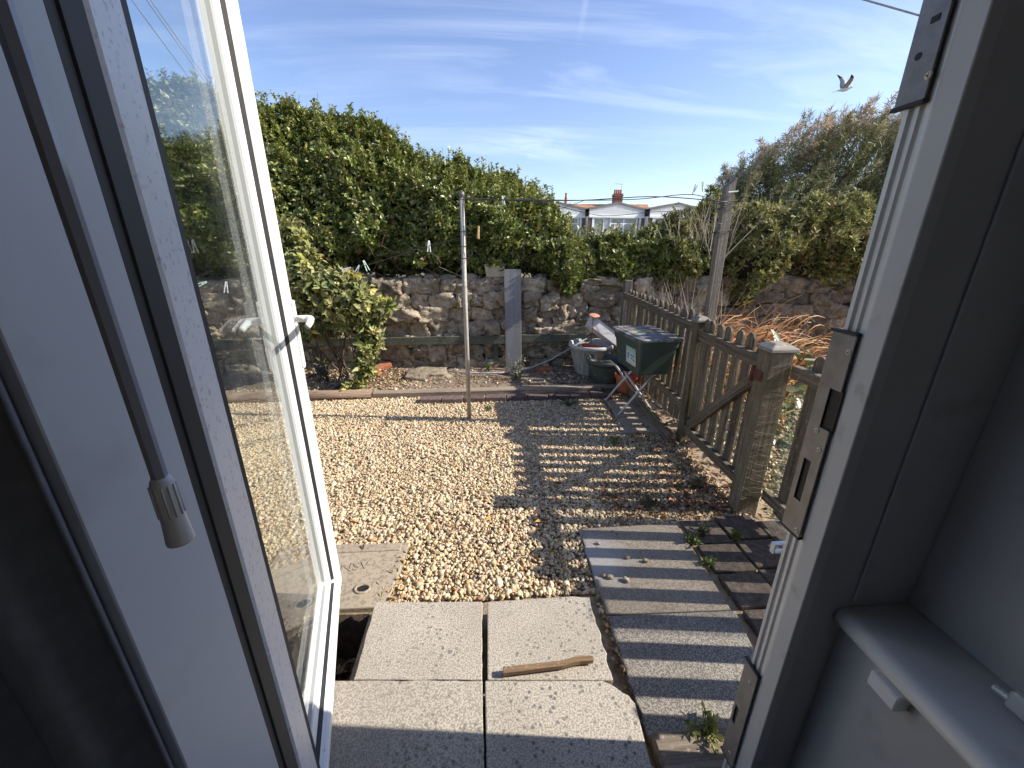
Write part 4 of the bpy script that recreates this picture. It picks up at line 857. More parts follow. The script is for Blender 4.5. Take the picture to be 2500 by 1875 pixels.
for zz, mm in ((1.80, 0), (1.765, 0), (1.60, 0)): MB().tube([(-.054, -.034, zz), (.052, -.034, zz + .012), (.052, .034, zz), (-.054, .034, zz - .006), (-.054, -.034, zz)], .004, 5).obj('wire_tie', 'wire', wp)
k_ = MB(); k_.tube([(-.02, -.036, 1.865), (.05, -.036, 1.872), (.052, .034, 1.868), (-.03, .034, 1.86)], .005, 5); k_.obj('twine', 'peg_mint', wp)
PT = Vector((-.174, 3.34, 1.845)); QT = Vector((1.76, 3.06, 1.80))
def line(name, pts, r, label, m='wire', n=24, cat='washing line', group='washing lines'):
    c = MB(); P = [Vector(p) for p in pts]; out_ = []
    for i in range(len(P) - 1):
        for k in range(8):
            t = k / 8; p0, p1, p2, p3 = P[max(i - 1, 0)], P[i], P[i + 1], P[min(i + 2, len(P) - 1)]
            out_.append(.5 * ((2 * p1) + (p2 - p0) * t + (2 * p0 - 5 * p1 + 4 * p2 - p3) * t * t + (3 * p1 - p0 - 3 * p2 + p3) * t ** 3))
    out_.append(P[-1]); c.tube(out_, r, 5)
    return tag(c.obj(name, m, smooth=True), label, cat, group)
def lp(px, py, t): return GY(px, py, 3.34 + (3.06 - 3.34) * t)
line('washing_line', [PT, lp(1270, 489, .22), lp(1420, 489, .45), lp(1600, 480, .75), QT], .0035, 'main washing line between pole top and timber post, upper strand')
line('washing_line', [PT + Vector((0, 0, -.015)), lp(1270, 487, .22), lp(1430, 489, .45), lp(1560, 486, .68), lp(1690, 475, .88), QT + Vector((0, 0, -.02))], .003, 'second strand twisted with the main washing line')
line('washing_line', [PT + Vector((0, 0, -.02)), lp(1300, 492, .26), lp(1440, 522, .48), lp(1500, 526, .57), lp(1640, 517, .8), QT + Vector((-.01, 0, -.15))], .0022, 'thin lower washing line sagging in front of the white chalets')
line('washing_line', [GY(1300, 540, 4.2), GY(1350, 517, 3.9), GY(1425, 490, 3.2)], .0022, 'short thin wire rising from the hedge to the washing line')
line('washing_line', [Vector((-.172, 3.34, 1.56)), GY(1045, 600, 3.5), GY(960, 628, 3.6), GY(850, 655, 3.7), GY(560, 690, 3.9), GY(300, 700, 4.0)], .0025, 'washing line from the metal pole down to the left past the bush')
line('washing_line', [QT + Vector((-.03, -.02, 0)), GY(1735, 505, 3.05), GY(1725, 545, 3.05)], .002, 'loose wire end hanging from the timber post')
def peg(p, m, label, rot, s=1.0, group='clothes pegs on the washing lines'):
    t = thing('clothes_peg', p, label, 'clothes peg', group); t.rotation_euler = rot; t.scale = (s, s, s)
    for sg in (-1, 1):
        k = MB(); k.add([(sg * .003 - .003, -.005, .012), (sg * .003 + .003, -.005, .012), (sg * .003 + .003, .005, .012), (sg * .003 - .003, .005, .012), (sg * .010 - .003, -.005, -.062), (sg * .010 + .003, -.005, -.062), (sg * .010 + .003, .005, -.062), (sg * .010 - .003, .005, -.062)],
            [(0, 1, 2, 3), (4, 7, 6, 5), (0, 4, 5, 1), (1, 5, 6, 2), (2, 6, 7, 3), (3, 7, 4, 0)]); k.obj('prong', m, t, bevel=.001)
    k = MB(); k.tube([(-.007, 0, -.016), (.007, 0, -.016)], .0045, 8); k.obj('spring', 'alu', t)
peg(GY(853, 655, 3.70), 'peg_white', 'white clothes peg lying sideways over the yellowish bush', (0.2, 1.25, 0.3), 1.1)
peg(GY(889, 640, 3.68), 'peg_mint', 'pale mint clothes peg hanging open above the yellowish bush', (0.1, -.35, .3), 1.25)
peg(GY(876, 650, 3.68), 'peg_white', 'white clothes peg hanging askew next to the mint one above the bush', (0.1, .5, .3), 1.0)
peg(GY(1047, 592, 3.5), 'peg_white', 'white clothes peg hanging straight in front of the dark hedge', (0, .05, .3), 1.2)
peg(GY(1168, 557, 3.36), 'peg_brown', 'brown wooden clothes peg hanging just right of the metal pole', (0, .15, 1.2), 1.3)
peg(GY(1227, 482, 3.3), 'peg_mint', 'mint clothes peg on the main line in front of the big hedge', (0, -.2, .4), .9)
peg(GY(1693, 470, 3.06), 'peg_white', 'white clothes peg sticking up, second from the timber post', (pi, .35, .3), .9)
peg(GY(1716, 464, 3.06), 'peg_mint', 'pale green clothes peg sticking up, nearest the timber post', (pi, -.2, .5), .9)
peg(GY(500, 690, 3.9), 'peg_mint', 'mint clothes peg seen through the glass of the open door', (0, 1.2, .4), 1.4)
peg(GY(552, 692, 3.9), 'peg_white', 'white clothes peg seen through the glass of the open door', (0, .2, .4), 1.4)
# ------------------------------------------------------------------ hedges
HG = [(.15, .185, .04), (.20, .235, .052), (.265, .295, .075), (.095, .12, .03), (.35, .34, .11), (.27, .20, .08)]; HP = [.26, .26, .17, .16, .09, .06]
def lerp_tab(tab, x): return np.interp(x, [t[0] for t in tab], [t[1] for t in tab])
def hedge(name, x0, x1, top, prof, nshoots, k, L, Wd, cols, p, label, loc, tall_shoots=0, mat='leaf', lump=.24, deep=.10, tilt=(30, 80), lscale=1.7, mass_in=.22, up=.4):
    """top: table x -> crown height; prof: list of (y, fraction of height from base to top); leaves in rosettes on a lumpy shell"""
    pr = np.array(prof); seg = np.concatenate([[0], np.cumsum(np.hypot(np.diff(pr[:, 0]), np.diff(pr[:, 1]) * 1.4))]); seg /= seg[-1]
    BASE = 1.02
    def surf(x, t):
        y = np.interp(t, seg, pr[:, 0]); f = np.interp(t, seg, pr[:, 1]); zt = lerp_tab(top, x)
        return y, BASE + f * (zt - BASE)
    x = RNG.uniform(x0, x1, nshoots); t = RNG.random(nshoots) ** .9
    y, z = surf(x, t); y2, z2 = surf(x, np.clip(t + .01, 0, 1)); y1, z1 = surf(x, np.clip(t - .01, 0, 1))
    ty, tz = y2 - y1, z2 - z1; nl = np.hypot(ty, tz) + 1e-9; N = np.stack([np.zeros_like(x), -tz / nl, ty / nl], 1)
    P = np.stack([x, y, z], 1)
    d = np.array([mnoise.fractal(Vector(q * lscale), .9, 2.1, 4) for q in P]); d2 = np.array([mnoise.noise(Vector(q * 6.0)) for q in P])
    depth = RNG.exponential(deep, nshoots) * (1 - .5 * (d > .1))
    P = P + N * (d * lump + d2 * .05 - depth)[:, None]
    A = unit(N + np.array([0, 0, up]) + RNG.normal(0, .45, (nshoots, 3)))
    Lp = [shoots(P, A, k, L, Wd, cols, p, tilt)]
    if tall_shoots:            # long upright shoots breaking the outline
        xs = RNG.uniform(x0, x1, tall_shoots); ts = RNG.uniform(.45, .95, tall_shoots); ys, zs = surf(xs, ts)
        dn = np.array([mnoise.fractal(Vector((xs[i], ys[i], zs[i])) * lscale, .9, 2.1, 4) for i in range(tall_shoots)])
        for i in range(tall_shoots):
            h = RNG.uniform(.08, .26); ax = unit(np.array([RNG.normal(0, .25), RNG.normal(-.1, .2), 1.0]))
            mm = int(h / .022) + 3; q = np.array([xs[i], ys[i], zs[i] + dn[i] * lump * .6 - .05]); c = np.array([q + ax * h * j / mm for j in range(mm)])
            Lp.append(shoots(c, np.tile(ax, (mm, 1)) + RNG.normal(0, .1, (mm, 3)), 3, L * .95, Wd * .95, cols[:3] + cols[4:5], None, (35, 70)))
    LM = [np.concatenate(q) for q in zip(*Lp)]
    LM[0] = LM[0] - np.array(loc)
    h = thing(name, loc, *label)
    link('foliage', leaf_mesh('foliage', *LM, fold=.18, curl=.10), mat, h)
    # solid woody core added inside the leaves; its dark colour stands in for shade
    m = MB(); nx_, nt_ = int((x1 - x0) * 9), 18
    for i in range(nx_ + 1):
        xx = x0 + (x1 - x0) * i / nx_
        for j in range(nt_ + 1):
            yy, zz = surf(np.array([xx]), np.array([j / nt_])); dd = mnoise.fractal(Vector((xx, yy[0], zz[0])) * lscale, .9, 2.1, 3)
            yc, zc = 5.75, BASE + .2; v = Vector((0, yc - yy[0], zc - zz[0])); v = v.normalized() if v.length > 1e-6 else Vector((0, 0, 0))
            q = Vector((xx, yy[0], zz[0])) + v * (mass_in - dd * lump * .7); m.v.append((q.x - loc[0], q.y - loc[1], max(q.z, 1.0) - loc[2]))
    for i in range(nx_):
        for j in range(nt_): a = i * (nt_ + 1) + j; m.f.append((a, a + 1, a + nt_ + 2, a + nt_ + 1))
    m.obj('shade_core', 'core_shade', h, smooth=True)
    st = MB()
    for i in range(int((x1 - x0) * 12)):
        xx = RNG.uniform(x0, x1); q = Vector((xx, RNG.uniform(4.98, 5.25), 1.02)); pts = [q]
        for k2 in range(5): q = q + Vector((RNG.normal(0, .10), RNG.normal(-.02, .06), RNG.uniform(.03, .14))); pts.append(q.copy())
        st.tube([p_ - Vector(loc) for p_ in pts], [.012, .010, .008, .006, .005, .003], 5)
    for i in range(int((x1 - x0) * 4)):      # bare shoots standing out of the crown
        xx = RNG.uniform(x0 + .1, x1 - .1); yy, zz = surf(np.array([xx]), np.array([RNG.uniform(.7, .95)])); q = Vector((xx, yy[0], zz[0] - .1)); e = q + Vector((RNG.normal(.03, .06), RNG.normal(0, .05), RNG.uniform(.18, .38)))
        st.tube([q - Vector(loc), q.lerp(e, .5) + Vector((RNG.normal(0, .015), 0, 0)) - Vector(loc), e - Vector(loc)], [.005, .004, .002], 4)
    tag(st.obj('stems', 'twig', h, smooth=True), kind='stuff')
    return h
BIG = [(-5.2, 3.30), (-4.0, 3.22), (-3.3, 3.12), (-2.6, 3.02), (-2.3, 3.00), (-1.9, 2.93), (-1.45, 2.79), (-.85, 2.56), (-.45, 2.42), (-.15, 2.33), (.25, 2.24), (.55, 2.16), (.78, 2.03), (1.0, 1.80), (1.2, 1.55)]
PROF = [(5.30, .02), (5.16, .10), (4.88, .21), (4.80, .42), (4.86, .58), (4.98, .74), (5.16, .89), (5.42, .985), (5.75, 1.0), (6.2, .96)]
hedge('evergreen_hedge', -5.0, 1.15, BIG, PROF, 30000, 7, .039, .021, HG, HP, ('tall dark evergreen hedge sloping down to the right behind the stone wall', 'hedge'), (-1.6, 5.5, 1.05), 900)
LOW = [(.80, 1.62), (1.05, 1.62), (1.5, 1.60), (2.0, 1.60), (2.5, 1.66), (2.75, 1.64)]
hedge('evergreen_hedge', .86, 2.55, LOW, [(5.05, .0), (4.92, .15), (4.86, .45), (4.92, .75), (5.1, .95), (5.4, 1.0), (5.8, .95)], 7200, 7, .039, .021, [(.145, .175, .04), (.19, .22, .05), (.25, .265, .065), (.115, .135, .034), (.30, .29, .09)], [.26, .28, .2, .14, .12], ('low bright green hedge in front of the white chalets behind the wall', 'hedge'), (1.7, 5.4, 1.05), 110)
RT = [(2.2, 1.55), (2.5, 1.80), (2.9, 1.93), (3.4, 2.02), (4.0, 2.02), (4.8, 1.98), (5.6, 2.0), (6.4, 2.0)]
hedge('evergreen_hedge', 2.2, 6.4, RT, [(5.05, .0), (4.86, .12), (4.72, .35), (4.78, .62), (4.98, .85), (5.3, .98), (5.7, 1.0), (6.1, .96)], 7600, 9, .055, .019, [(.19, .20, .06), (.25, .25, .08), (.34, .32, .12), (.12, .13, .042), (.40, .36, .16), (.29, .21, .09)], [.26, .26, .2, .14, .08, .06], ('olive green shrubby hedge to the right of the leaning timber post', 'hedge'), (4.2, 5.4, 1.05), 60, 'leaf_dull', tilt=(20, 75), lump=.34)

# the yellowish bush in front of the wall
def bush(loc, lobes, k, L, Wd, cols, p, label, cat, name, stems, mat='leaf_dull'):
    b_ = thing(name, loc, label, cat); Lp = []
    for (c, r, n) in lobes:
        d = unit(RNG.normal(size=(n, 3))); rr = RNG.random(n) ** .45; P = np.array(c) + d * rr[:, None] * np.array(r) - np.array(loc)
        A = unit(d + np.array([.15, -.25, .25]) + RNG.normal(0, .4, (n, 3))); Lp.append(shoots(P, A, k, L, Wd, cols, p, (30, 85), .22, .10))
    LM = [np.concatenate(q) for q in zip(*Lp)]; link('foliage', leaf_mesh('foliage', *LM, fold=.2, curl=.12), mat, b_)
    for pts, r in stems:
        s_ = MB(); s_.tube([Vector(q) - Vector(loc) for q in pts], [r * (1 - .6 * i / (len(pts) - 1)) for i in range(len(pts))], 7); s_.obj('stem', 'twig', b_, smooth=True)
    return b_
EC = [(.24, .25, .085), (.32, .31, .12), (.18, .205, .07), (.42, .39, .15), (.11, .135, .045), (.52, .44, .07)]
stems = []
for i in range(13):
    x = RNG.uniform(-1.9, -1.5); y = RNG.uniform(4.3, 4.55); t_ = Vector((RNG.uniform(-2.2, -1.25), RNG.uniform(4.1, 4.6), RNG.uniform(.6, 1.3))); b0 = Vector((x, y, .03)); m_ = b0.lerp(t_, .5) + Vector((RNG.normal(0, .08), RNG.normal(0, .05), RNG.normal(0, .05)))
    stems.append(([b0, b0.lerp(m_, .5) + Vector((RNG.normal(0, .03), 0, 0)), m_, m_.lerp(t_, .5), t_], RNG.uniform(.006, .014)))
stems.append(([(-1.80, 4.36, .03), (-1.84, 4.36, .3), (-1.87, 4.36, .62)], .018))
bush((-1.7, 4.4, .03), [((-1.98, 4.42, 1.20), (.32, .26, .42), 420), ((-1.62, 4.36, 1.02), (.42, .30, .28), 520), ((-1.36, 4.30, .84), (.32, .24, .22), 330), ((-1.85, 4.40, .72), (.26, .25, .22), 190), ((-1.10, 4.28, .90), (.14, .12, .09), 60), ((-1.25, 4.22, .55), (.13, .14, .22), 110), ((-1.31, 4.12, .28), (.12, .10, .16), 64), ((-1.42, 4.02, .10), (.12, .06, .07), 36), ((-2.00, 4.45, 1.58), (.20, .18, .18), 110), ((-2.2, 4.45, .9), (.3, .25, .5), 240)],
     8, .068, .031, EC, [.27, .23, .17, .14, .13, .06], 'sprawling shrub with pale yellowish green leaves in front of the stone wall', 'bush', 'leafy_bush', stems)

# the feathery tamarisk and dry stalks behind the right hedge
def ribbons(A_, B_, C_, w, cols):
    """thin bent strips through three points"""
    n = len(A_); side = unit(np.cross(B_ - A_ + 1e-6, RNG.normal(size=(n, 3)))); w = np.broadcast_to(w, n)[:, None]
    V = np.stack([A_ - side * w, A_ + side * w, B_ - side * w * .8, B_ + side * w * .8, C_], 1).reshape(-1, 3); i = np.arange(n)[:, None] * 5
    F = np.concatenate([i + np.array([[0, 1, 3]]), i + np.array([[0, 3, 2]]), i + np.array([[2, 3, 4]])], 1).reshape(-1, 3)
    return V, F, np.repeat(cols, 5, 0)
tm = thing('tamarisk_shrub', (5.7, 7.3, 1.05), 'feathery tamarisk shrub with pinkish tips rising behind the right hedge', 'shrub')
parts_ = []; wood = MB()
TT = [(3.7, 2.05), (3.95, 2.45), (4.3, 2.74), (4.8, 3.05), (5.3, 3.2), (5.8, 3.42), (6.4, 3.5), (7.2, 3.55), (8.2, 3.4)]
for i in range(760):
    x = 3.95 + 5.0 * RNG.random() ** 1.05; zt = lerp_tab(TT, x); f = RNG.random() ** .75; y = RNG.uniform(6.5, 7.7); z = 1.35 + (zt - 1.35) * f + RNG.normal(0, .04)
    c = np.array([x - 5.7, y - 7.3, z - 1.05]); r = RNG.uniform(.10, .24); ax = unit(np.array([RNG.normal(.25, .35), RNG.normal(-.1, .3), RNG.uniform(.4, 1.1)]))
    if i % 4 == 0: wood.tube([np.array([(x - 5.6) * .55, 0.1, 0.0]), c * .6 + np.array([0, .05, .1]), c + ax * r], [.014, .007, .0015], 4)
    ns = 190; t = RNG.random(ns)[:, None]; a_ = c + ax * r * (t * 2.6 - 1.0) + RNG.normal(0, .055, (ns, 3)) * (1.25 - t)
    dr = unit(ax * .7 + RNG.normal(0, .75, (ns, 3))); ln_ = RNG.uniform(.04, .12, ns)[:, None]
    b_ = a_ + dr * ln_ * .5; c_ = b_ + unit(dr + np.array([.2, 0, -.25]) + RNG.normal(0, .25, (ns, 3))) * ln_ * .5
    g = pal([(.21, .23, .095), (.27, .27, .125), (.16, .18, .075), (.32, .30, .16)], ns, .15)
    pk_ = (t[:, 0] > .45) & (RNG.random(ns) < (.75 if f > .80 and RNG.random() < .75 else .12)); g[pk_] = pal([(.62, .43, .37), (.55, .42, .32), (.46, .37, .25)], int(pk_.sum()), .15)
    parts_.append(ribbons(a_, b_, c_, RNG.uniform(.0032, .0065, ns), g))
V_a, F_a, C_a = merge(parts_); link('foliage', np_mesh('foliage', V_a, F_a, C_a), 'leaf_dull', tm); tag(wood.obj('branches', 'twig', tm), kind='stuff')
ds = thing('dry_stalks', (2.78, 4.98, 1.5), 'clump of bare pale dry stalks between the timber post and the tamarisk', 'dry plant')
n = 170; x = RNG.normal(2.78, .22, n); a_ = np.stack([x - 2.78, RNG.normal(0, .10, n), np.full(n, -.15)], 1); dr = unit(np.stack([RNG.normal(.12, .35, n) + (x - 2.78) * .6, RNG.normal(0, .2, n), np.ones(n)], 1)); h = RNG.uniform(.35, .88, n)[:, None]
b_ = a_ + dr * h * .6; c_ = b_ + unit(dr + RNG.normal(0, .15, (n, 3))) * h * .4
V_a, F_a, C_a = ribbons(a_, b_, c_, .0048, pal([(.40, .34, .25), (.48, .42, .32), (.30, .25, .18)], n, .12)); tag(link('stalks', np_mesh('stalks', V_a, F_a, C_a), 'leaf_dull', ds), kind='stuff')
dg = thing('dry_grass', (1.95, 4.3, 0), 'bleached dry grass stalks standing behind the picket fence by the wall', 'dry grass')
n = 170; a_ = np.stack([RNG.uniform(-.3, .5, n), RNG.uniform(-.4, .4, n), np.zeros(n)], 1); dr = unit(np.stack([RNG.normal(.08, .16, n), RNG.normal(0, .12, n), np.ones(n)], 1)); h = RNG.uniform(.7, 1.3, n)[:, None]
b_ = a_ + dr * h * .6; c_ = b_ + unit(dr + RNG.normal(0, .2, (n, 3))) * h * .4
V_a, F_a, C_a = ribbons(a_, b_, c_, .004, pal([(.42, .36, .29), (.34, .28, .22), (.50, .44, .36)], n, .12)); tag(link('stalks', np_mesh('stalks', V_a, F_a, C_a), 'leaf_dull', dg), kind='stuff')
# orange dead strap leaves
ol = thing('dead_strap_leaves', (2.45, 3.7, 0), 'clump of dead orange strap leaves arching over the far side of the gate', 'dead plant')
mm = []
for i in range(420):
    b0 = np.array([RNG.normal(0, .34), RNG.normal(0, .40), RNG.uniform(.1, .45)]); hd = RNG.uniform(-.5, .9); d = np.array([cos(hd), sin(hd) * .6, 0]); L = RNG.uniform(.4, .85); lift = RNG.uniform(.25, 1.3); wv = RNG.uniform(.006, .013); bend = RNG.uniform(.14, .34); sd_ = np.array([-d[1], d[0], 0]); sd_ = sd_ / np.linalg.norm(sd_)
    q = b0.copy(); pts = []
    for k2 in range(7): pts.append(q.copy()); ang = lift * 1.15 - k2 * bend + RNG.normal(0, .04); q = q + (d * cos(ang) + np.array([0, 0, sin(ang)])) * L / 6
    V_a = np.array([p_ + sd_ * wv * (1 - k2 / 6.3) * sgn + np.array([0, 0, .25 * wv * sgn]) for k2, p_ in enumerate(pts) for sgn in (-1, 1)]); F_a = np.array([f for k2 in range(6) for f in ((2 * k2, 2 * k2 + 1, 2 * k2 + 3), (2 * k2, 2 * k2 + 3, 2 * k2 + 2))])
    mm.append((V_a, F_a, np.tile(pal([(.50, .21, .045), (.56, .30, .09), (.40, .14, .03), (.56, .38, .18)], 1, .12, [.42, .25, .22, .11]), (14, 1))))
V_a, F_a, C_a = merge(mm); link('strap_leaves', np_mesh('strap_leaves', V_a, F_a, C_a), 'leaf_dull', ol)
# brown seed heads / dry debris in front of the wall there
dd_ = thing('dry_undergrowth', (3.0, 4.3, 0), 'tangle of brown dry weeds and seed stems below the right part of the wall', 'dry plant')
n = 2600; a_ = np.stack([RNG.uniform(-1.1, 2.6, n), RNG.uniform(-.7, .45, n), RNG.random(n) ** 1.6 * .75], 1); dr = unit(RNG.normal(0, .6, (n, 3)) + np.array([.3, 0, .55])); h = RNG.uniform(.06, .28, n)[:, None]
b_ = a_ + dr * h * .5; c_ = b_ + unit(dr + RNG.normal(0, .5, (n, 3))) * h * .5
V_a, F_a, C_a = ribbons(a_, b_, c_, RNG.uniform(.002, .006, n), pal([(.18, .12, .085), (.26, .17, .11), (.34, .25, .18), (.12, .085, .07), (.40, .20, .10)], n, .2)); link('stems', np_mesh('stems', V_a, F_a, C_a), 'litter', dd_)['kind'] = 'stuff'
# round leaved plant
rl = thing('glossy_leaf_plant', (2.55, 2.75, 0), 'low plant with large glossy olive leaves behind the capped gate post', 'plant')
n = 190; P = np.stack([RNG.normal(0, .28, n), RNG.normal(.25, .3, n), RNG.uniform(.15, .66, n)], 1); D = unit(np.stack([RNG.normal(0, .6, n), RNG.normal(-.3, .6, n), RNG.normal(.25, .4, n)], 1)); N = unit(np.stack([RNG.normal(0, .4, n), RNG.normal(-.2, .4, n), np.ones(n)], 1))
link('foliage', leaf_mesh('foliage', P, D, N, RNG.uniform(.09, .16, n), RNG.uniform(.06, .10, n), pal([(.10, .115, .04), (.16, .15, .05), (.06, .075, .03), (.26, .22, .10), (.20, .05, .03)], n, .15, [.34, .26, .22, .12, .06]), fold=.12, curl=.25), 'leaf', rl)
g_ = thing('green_undergrowth', (2.1, 2.6, 0), 'patch of green weeds growing on the far side of the gate', 'weeds')
n = 900; P = np.stack([RNG.uniform(-.35, 1.0, n), RNG.uniform(-1.0, 1.2, n), RNG.random(n) ** 2 * .45], 1); D = unit(RNG.normal(size=(n, 3)) + np.array([0, 0, .5])); link('foliage', leaf_mesh('foliage', P, D, unit(RNG.normal(size=(n, 3)) + np.array([0, 0, 1])), RNG.uniform(.03, .08, n), RNG.uniform(.012, .03, n), pal([(.14, .19, .05), (.22, .25, .08), (.30, .28, .14)], n, .15), fold=.2), 'leaf_dull', g_)['kind'] = 'stuff'

# ------------------------------------------------------------------ small weeds
def weed(p, n, h, r, cols, label, L=.02, Wd=.009, up=.9):
    w = thing('weed', p, label, 'weed'); s_ = MB(); Lp = []
    for i in range(n):
        a = RNG.uniform(0, 6.28); tip = Vector((cos(a) * r * RNG.uniform(.2, 1), sin(a) * r * RNG.uniform(.2, 1), h * RNG.uniform(.5, 1))); m_ = tip * .5 + Vector((0, 0, h * .12)); s_.tube([(0, 0, -.005), m_, tip], [.0016, .0013, .0008], 4)
        c = np.array([np.array(m_ * (2 * t) if t < .5 else m_.lerp(tip, 2 * t - 1)) for t in np.linspace(.25, 1, 7)]); Lp.append(shoots(c, np.tile(np.array(tip - m_), (7, 1)) + RNG.normal(0, .02, (7, 3)), 3, L, Wd, cols, None, (40, 85), .2, .01))
    LM = [np.concatenate(q) for q in zip(*Lp)]; link('foliage', leaf_mesh('foliage', *LM, fold=.2), 'leaf_dull', w); tag(s_.obj('stems', 'twig', w), kind='stuff'); return w
WG = [(.16, .20, .05), (.22, .26, .08), (.12, .15, .045)]
weed((*gp_(1258, 925, .05), .045), 15, .30, .20, [(.26, .27, .14), (.32, .32, .19), (.20, .22, .10)], 'spindly grey green weed growing at the foot of the laminate plank', .026, .007)
weed((*gp_(1194, 905, .05), .045), 3, .09, .03, WG, 'tiny green seedling on the bed below the green rail', .04, .018)
weed((*gp_(1688, 1330, .0), .005), 7, .055, .05, WG, 'small leafy weed in the joint between grey slab and dark pavers')
weed((*gp_(1716, 1312, .0), .012), 7, .07, .05, [(.10, .12, .06), (.14, .15, .08)], 'dull dark weed on the first dark paver beside the leafy weed')
weed((*gp_(1797, 1330, .0), .012), 6, .075, .045, WG, 'upright green weed between the second and third paver columns')
weed((*gp_(1728, 1383, .0), .012), 5, .035, .05, WG, 'low flat weed in the middle of the dark pavers')
weed((*gp_(1718, 1790, .02), .025), 9, .06, .07, [(.24, .26, .07), (.32, .32, .10)], 'yellow green weed at the foot of the doorstep by the timber block')
weed((*gp_(1390, 990, .0), .0), 9, .06, .12, [(.09, .11, .05), (.13, .14, .07)], 'dark green weed in the shaded gravel in front of the dark bricks')
weed((*gp_(1600, 1240, .0), .0), 8, .07, .12, [(.12, .13, .07), (.17, .17, .10)], 'weed in the gravel just beyond the grey slab')
weed((*gp_(1497, 1085, .0), .0), 7, .05, .06, WG, 'bright small weed in the striped gravel below the stool')
weed((*gp_(1710, 1195, .0), .0), 9, .06, .10, [(.16, .17, .09), (.22, .21, .12)], 'pale weed in the gravel near the gate bottom')
weed((*gp_(1195, 1000, .0), .0), 5, .04, .06, WG, 'small weed in the sunny gravel right of the metal pole')
weed((*gp_(1480, 965, .0), .01), 8, .07, .10, [(.10, .12, .05), (.14, .15, .07)], 'weed beside the far leg of the folding stool')
weed((2.0, 2.15, 0), 16, .35, .2, [(.42, .40, .22), (.36, .36, .2)], 'pale fluffy grass growing through the bottom of the gate', .03, .004)

# ------------------------------------------------------------------ things on the bed
def brick_thing(p, rot, label, m='brick'):
    t = MB().box((0, 0, 0), (.205, .10, .065)).obj('loose_brick', m, None, bevel=.005, jitter=.003); t.location = p; t.rotation_euler = rot; tag(t, label, 'brick')
brick_thing((*gp_(935, 900, .06), .085), (radians(12), radians(-14), radians(28)), 'orange brick tipped on its edge near the pale bush')
brick_thing((*gp_(908, 917, .04), .06), (0, radians(6), radians(-12)), 'orange brick lying flat half under the pale bush')
brick_thing((*gp_(1328, 908, .03), .055), (0, 0, radians(4)), 'red brick lying flat between the plank and the grey pot')
fr = link('flat_rock', rock_mesh('flat_rock', (.50, .24, .10), 71, 6, .55, .18), 'stone'); fr.location = (*gp_(1045, 915, .06), .06); fr.rotation_euler = (radians(6), 0, radians(4)); tag(fr, 'flat pale rock lying on the bed below the stone wall', 'rock')
bp = thing('plant_pot', (*gp_(791, 922, .03), .035), 'small black plastic pot with a seedling at the left end of the bed', 'plant pot')
k_ = MB(); k_.lathe([(0, 0), (.060, 0), (.085, .135), (.092, .137), (.092, .15), (.084, .15), (.078, .11), (0, .105)], n=24); k_.obj('pot', 'pot_black', bp, smooth=False)
LM = shoots(np.array([[0, 0, .16], [.02, .0, .2], [-.02, .01, .19]]), np.tile([[0, 0, 1.]], (3, 1)), 7, .07, .03, EC, None); link('foliage', leaf_mesh('foliage', *LM), 'leaf_dull', bp)
dl = thing('dead_branch', (*gp_(850, 935, .05), .06), 'grey dead forked branch lying on the bed under the pale bush', 'branch')
k_ = MB(); k_.tube([(-.10, -.22, 0), (-.02, -.06, .03), (.05, .12, .06), (.10, .25, .12)], [.022, .026, .022, .014], 9); k_.tube([(-.02, -.06, .03), (.07, .02, .02), (.15, .06, .01)], [.018, .013, .008], 8); k_.obj('wood', 'grey_wood', dl, smooth=True)

# ------------------------------------------------------------------ pots
gp0 = thing('planter_pot', (1.235, 4.56, .035), 'large light grey plastic planter pot standing behind the green one', 'plant pot')
k_ = MB(); k_.lathe([(0, .005), (.165, .005), (.172, .02), (.178, .03), (.238, .325), (.262, .330), (.268, .342), (.268, .368), (.258, .375), (.240, .372), (.232, .34), (.225, .30), (.10, .285), (0, .285)], n=64, ripple=None)
k_.obj('pot', 'pot_grey', gp0, smooth=True)
fl_ = MB()
for k in range(20):
    a = 2 * pi * k / 20; fl_.tube([(.184 * cos(a), .184 * sin(a), .05), (.2345 * cos(a), .2345 * sin(a), .30)], .006, 5)
fl_.obj('ribs', 'pot_grey', gp0, smooth=True); tag([c for c in gp0.children if c.name.startswith('ribs')][0], kind='stuff')
MB().lathe([(0, .296), (.10, .300), (.226, .297)], n=32).obj('soil', 'soil', gp0)
ts = thing('pot_saucer', (1.185, 4.44, .345), 'red plastic plant saucer lying in the large grey pot', 'saucer'); k_ = MB(); k_.lathe([(0, 0), (.090, 0), (.108, .045), (.115, .046), (.115, .052), (.104, .05), (.088, .008), (0, .008)], n=36); k_.obj('dish', 'terracotta', ts, smooth=False); ts.rotation_euler = (radians(5), radians(4), 0)
gp1 = thing('planter_pot', (1.315, 4.17, .03), 'dark green plastic planter pot in front of the grey one', 'plant pot')
k_ = MB(); k_.lathe([(0, .005), (.130, .005), (.140, .015), (.175, .10), (.200, .22), (.206, .25), (.222, .254), (.226, .266), (.226, .290), (.214, .297), (.200, .290), (.195, .25), (.185, .225), (0, .215)], n=56); k_.obj('pot', 'pot_green', gp1, smooth=True)
MB().lathe([(0, .226), (.08, .232), (.187, .224)], n=28).obj('soil', 'soil', gp1)
hs2 = MB(); hs2.tube([(-.19, .05, .285), (-.12, .02, .27), (-.05, -.05, .26), (.02, -.10, .30)], .006, 6); hs2.tube([(-.17, .09, .28), (-.10, .05, .262), (.03, .03, .25), (.10, -.06, .25)], .005, 6); hs2.obj('dead_stems', 'edge_wood', gp1, smooth=True)
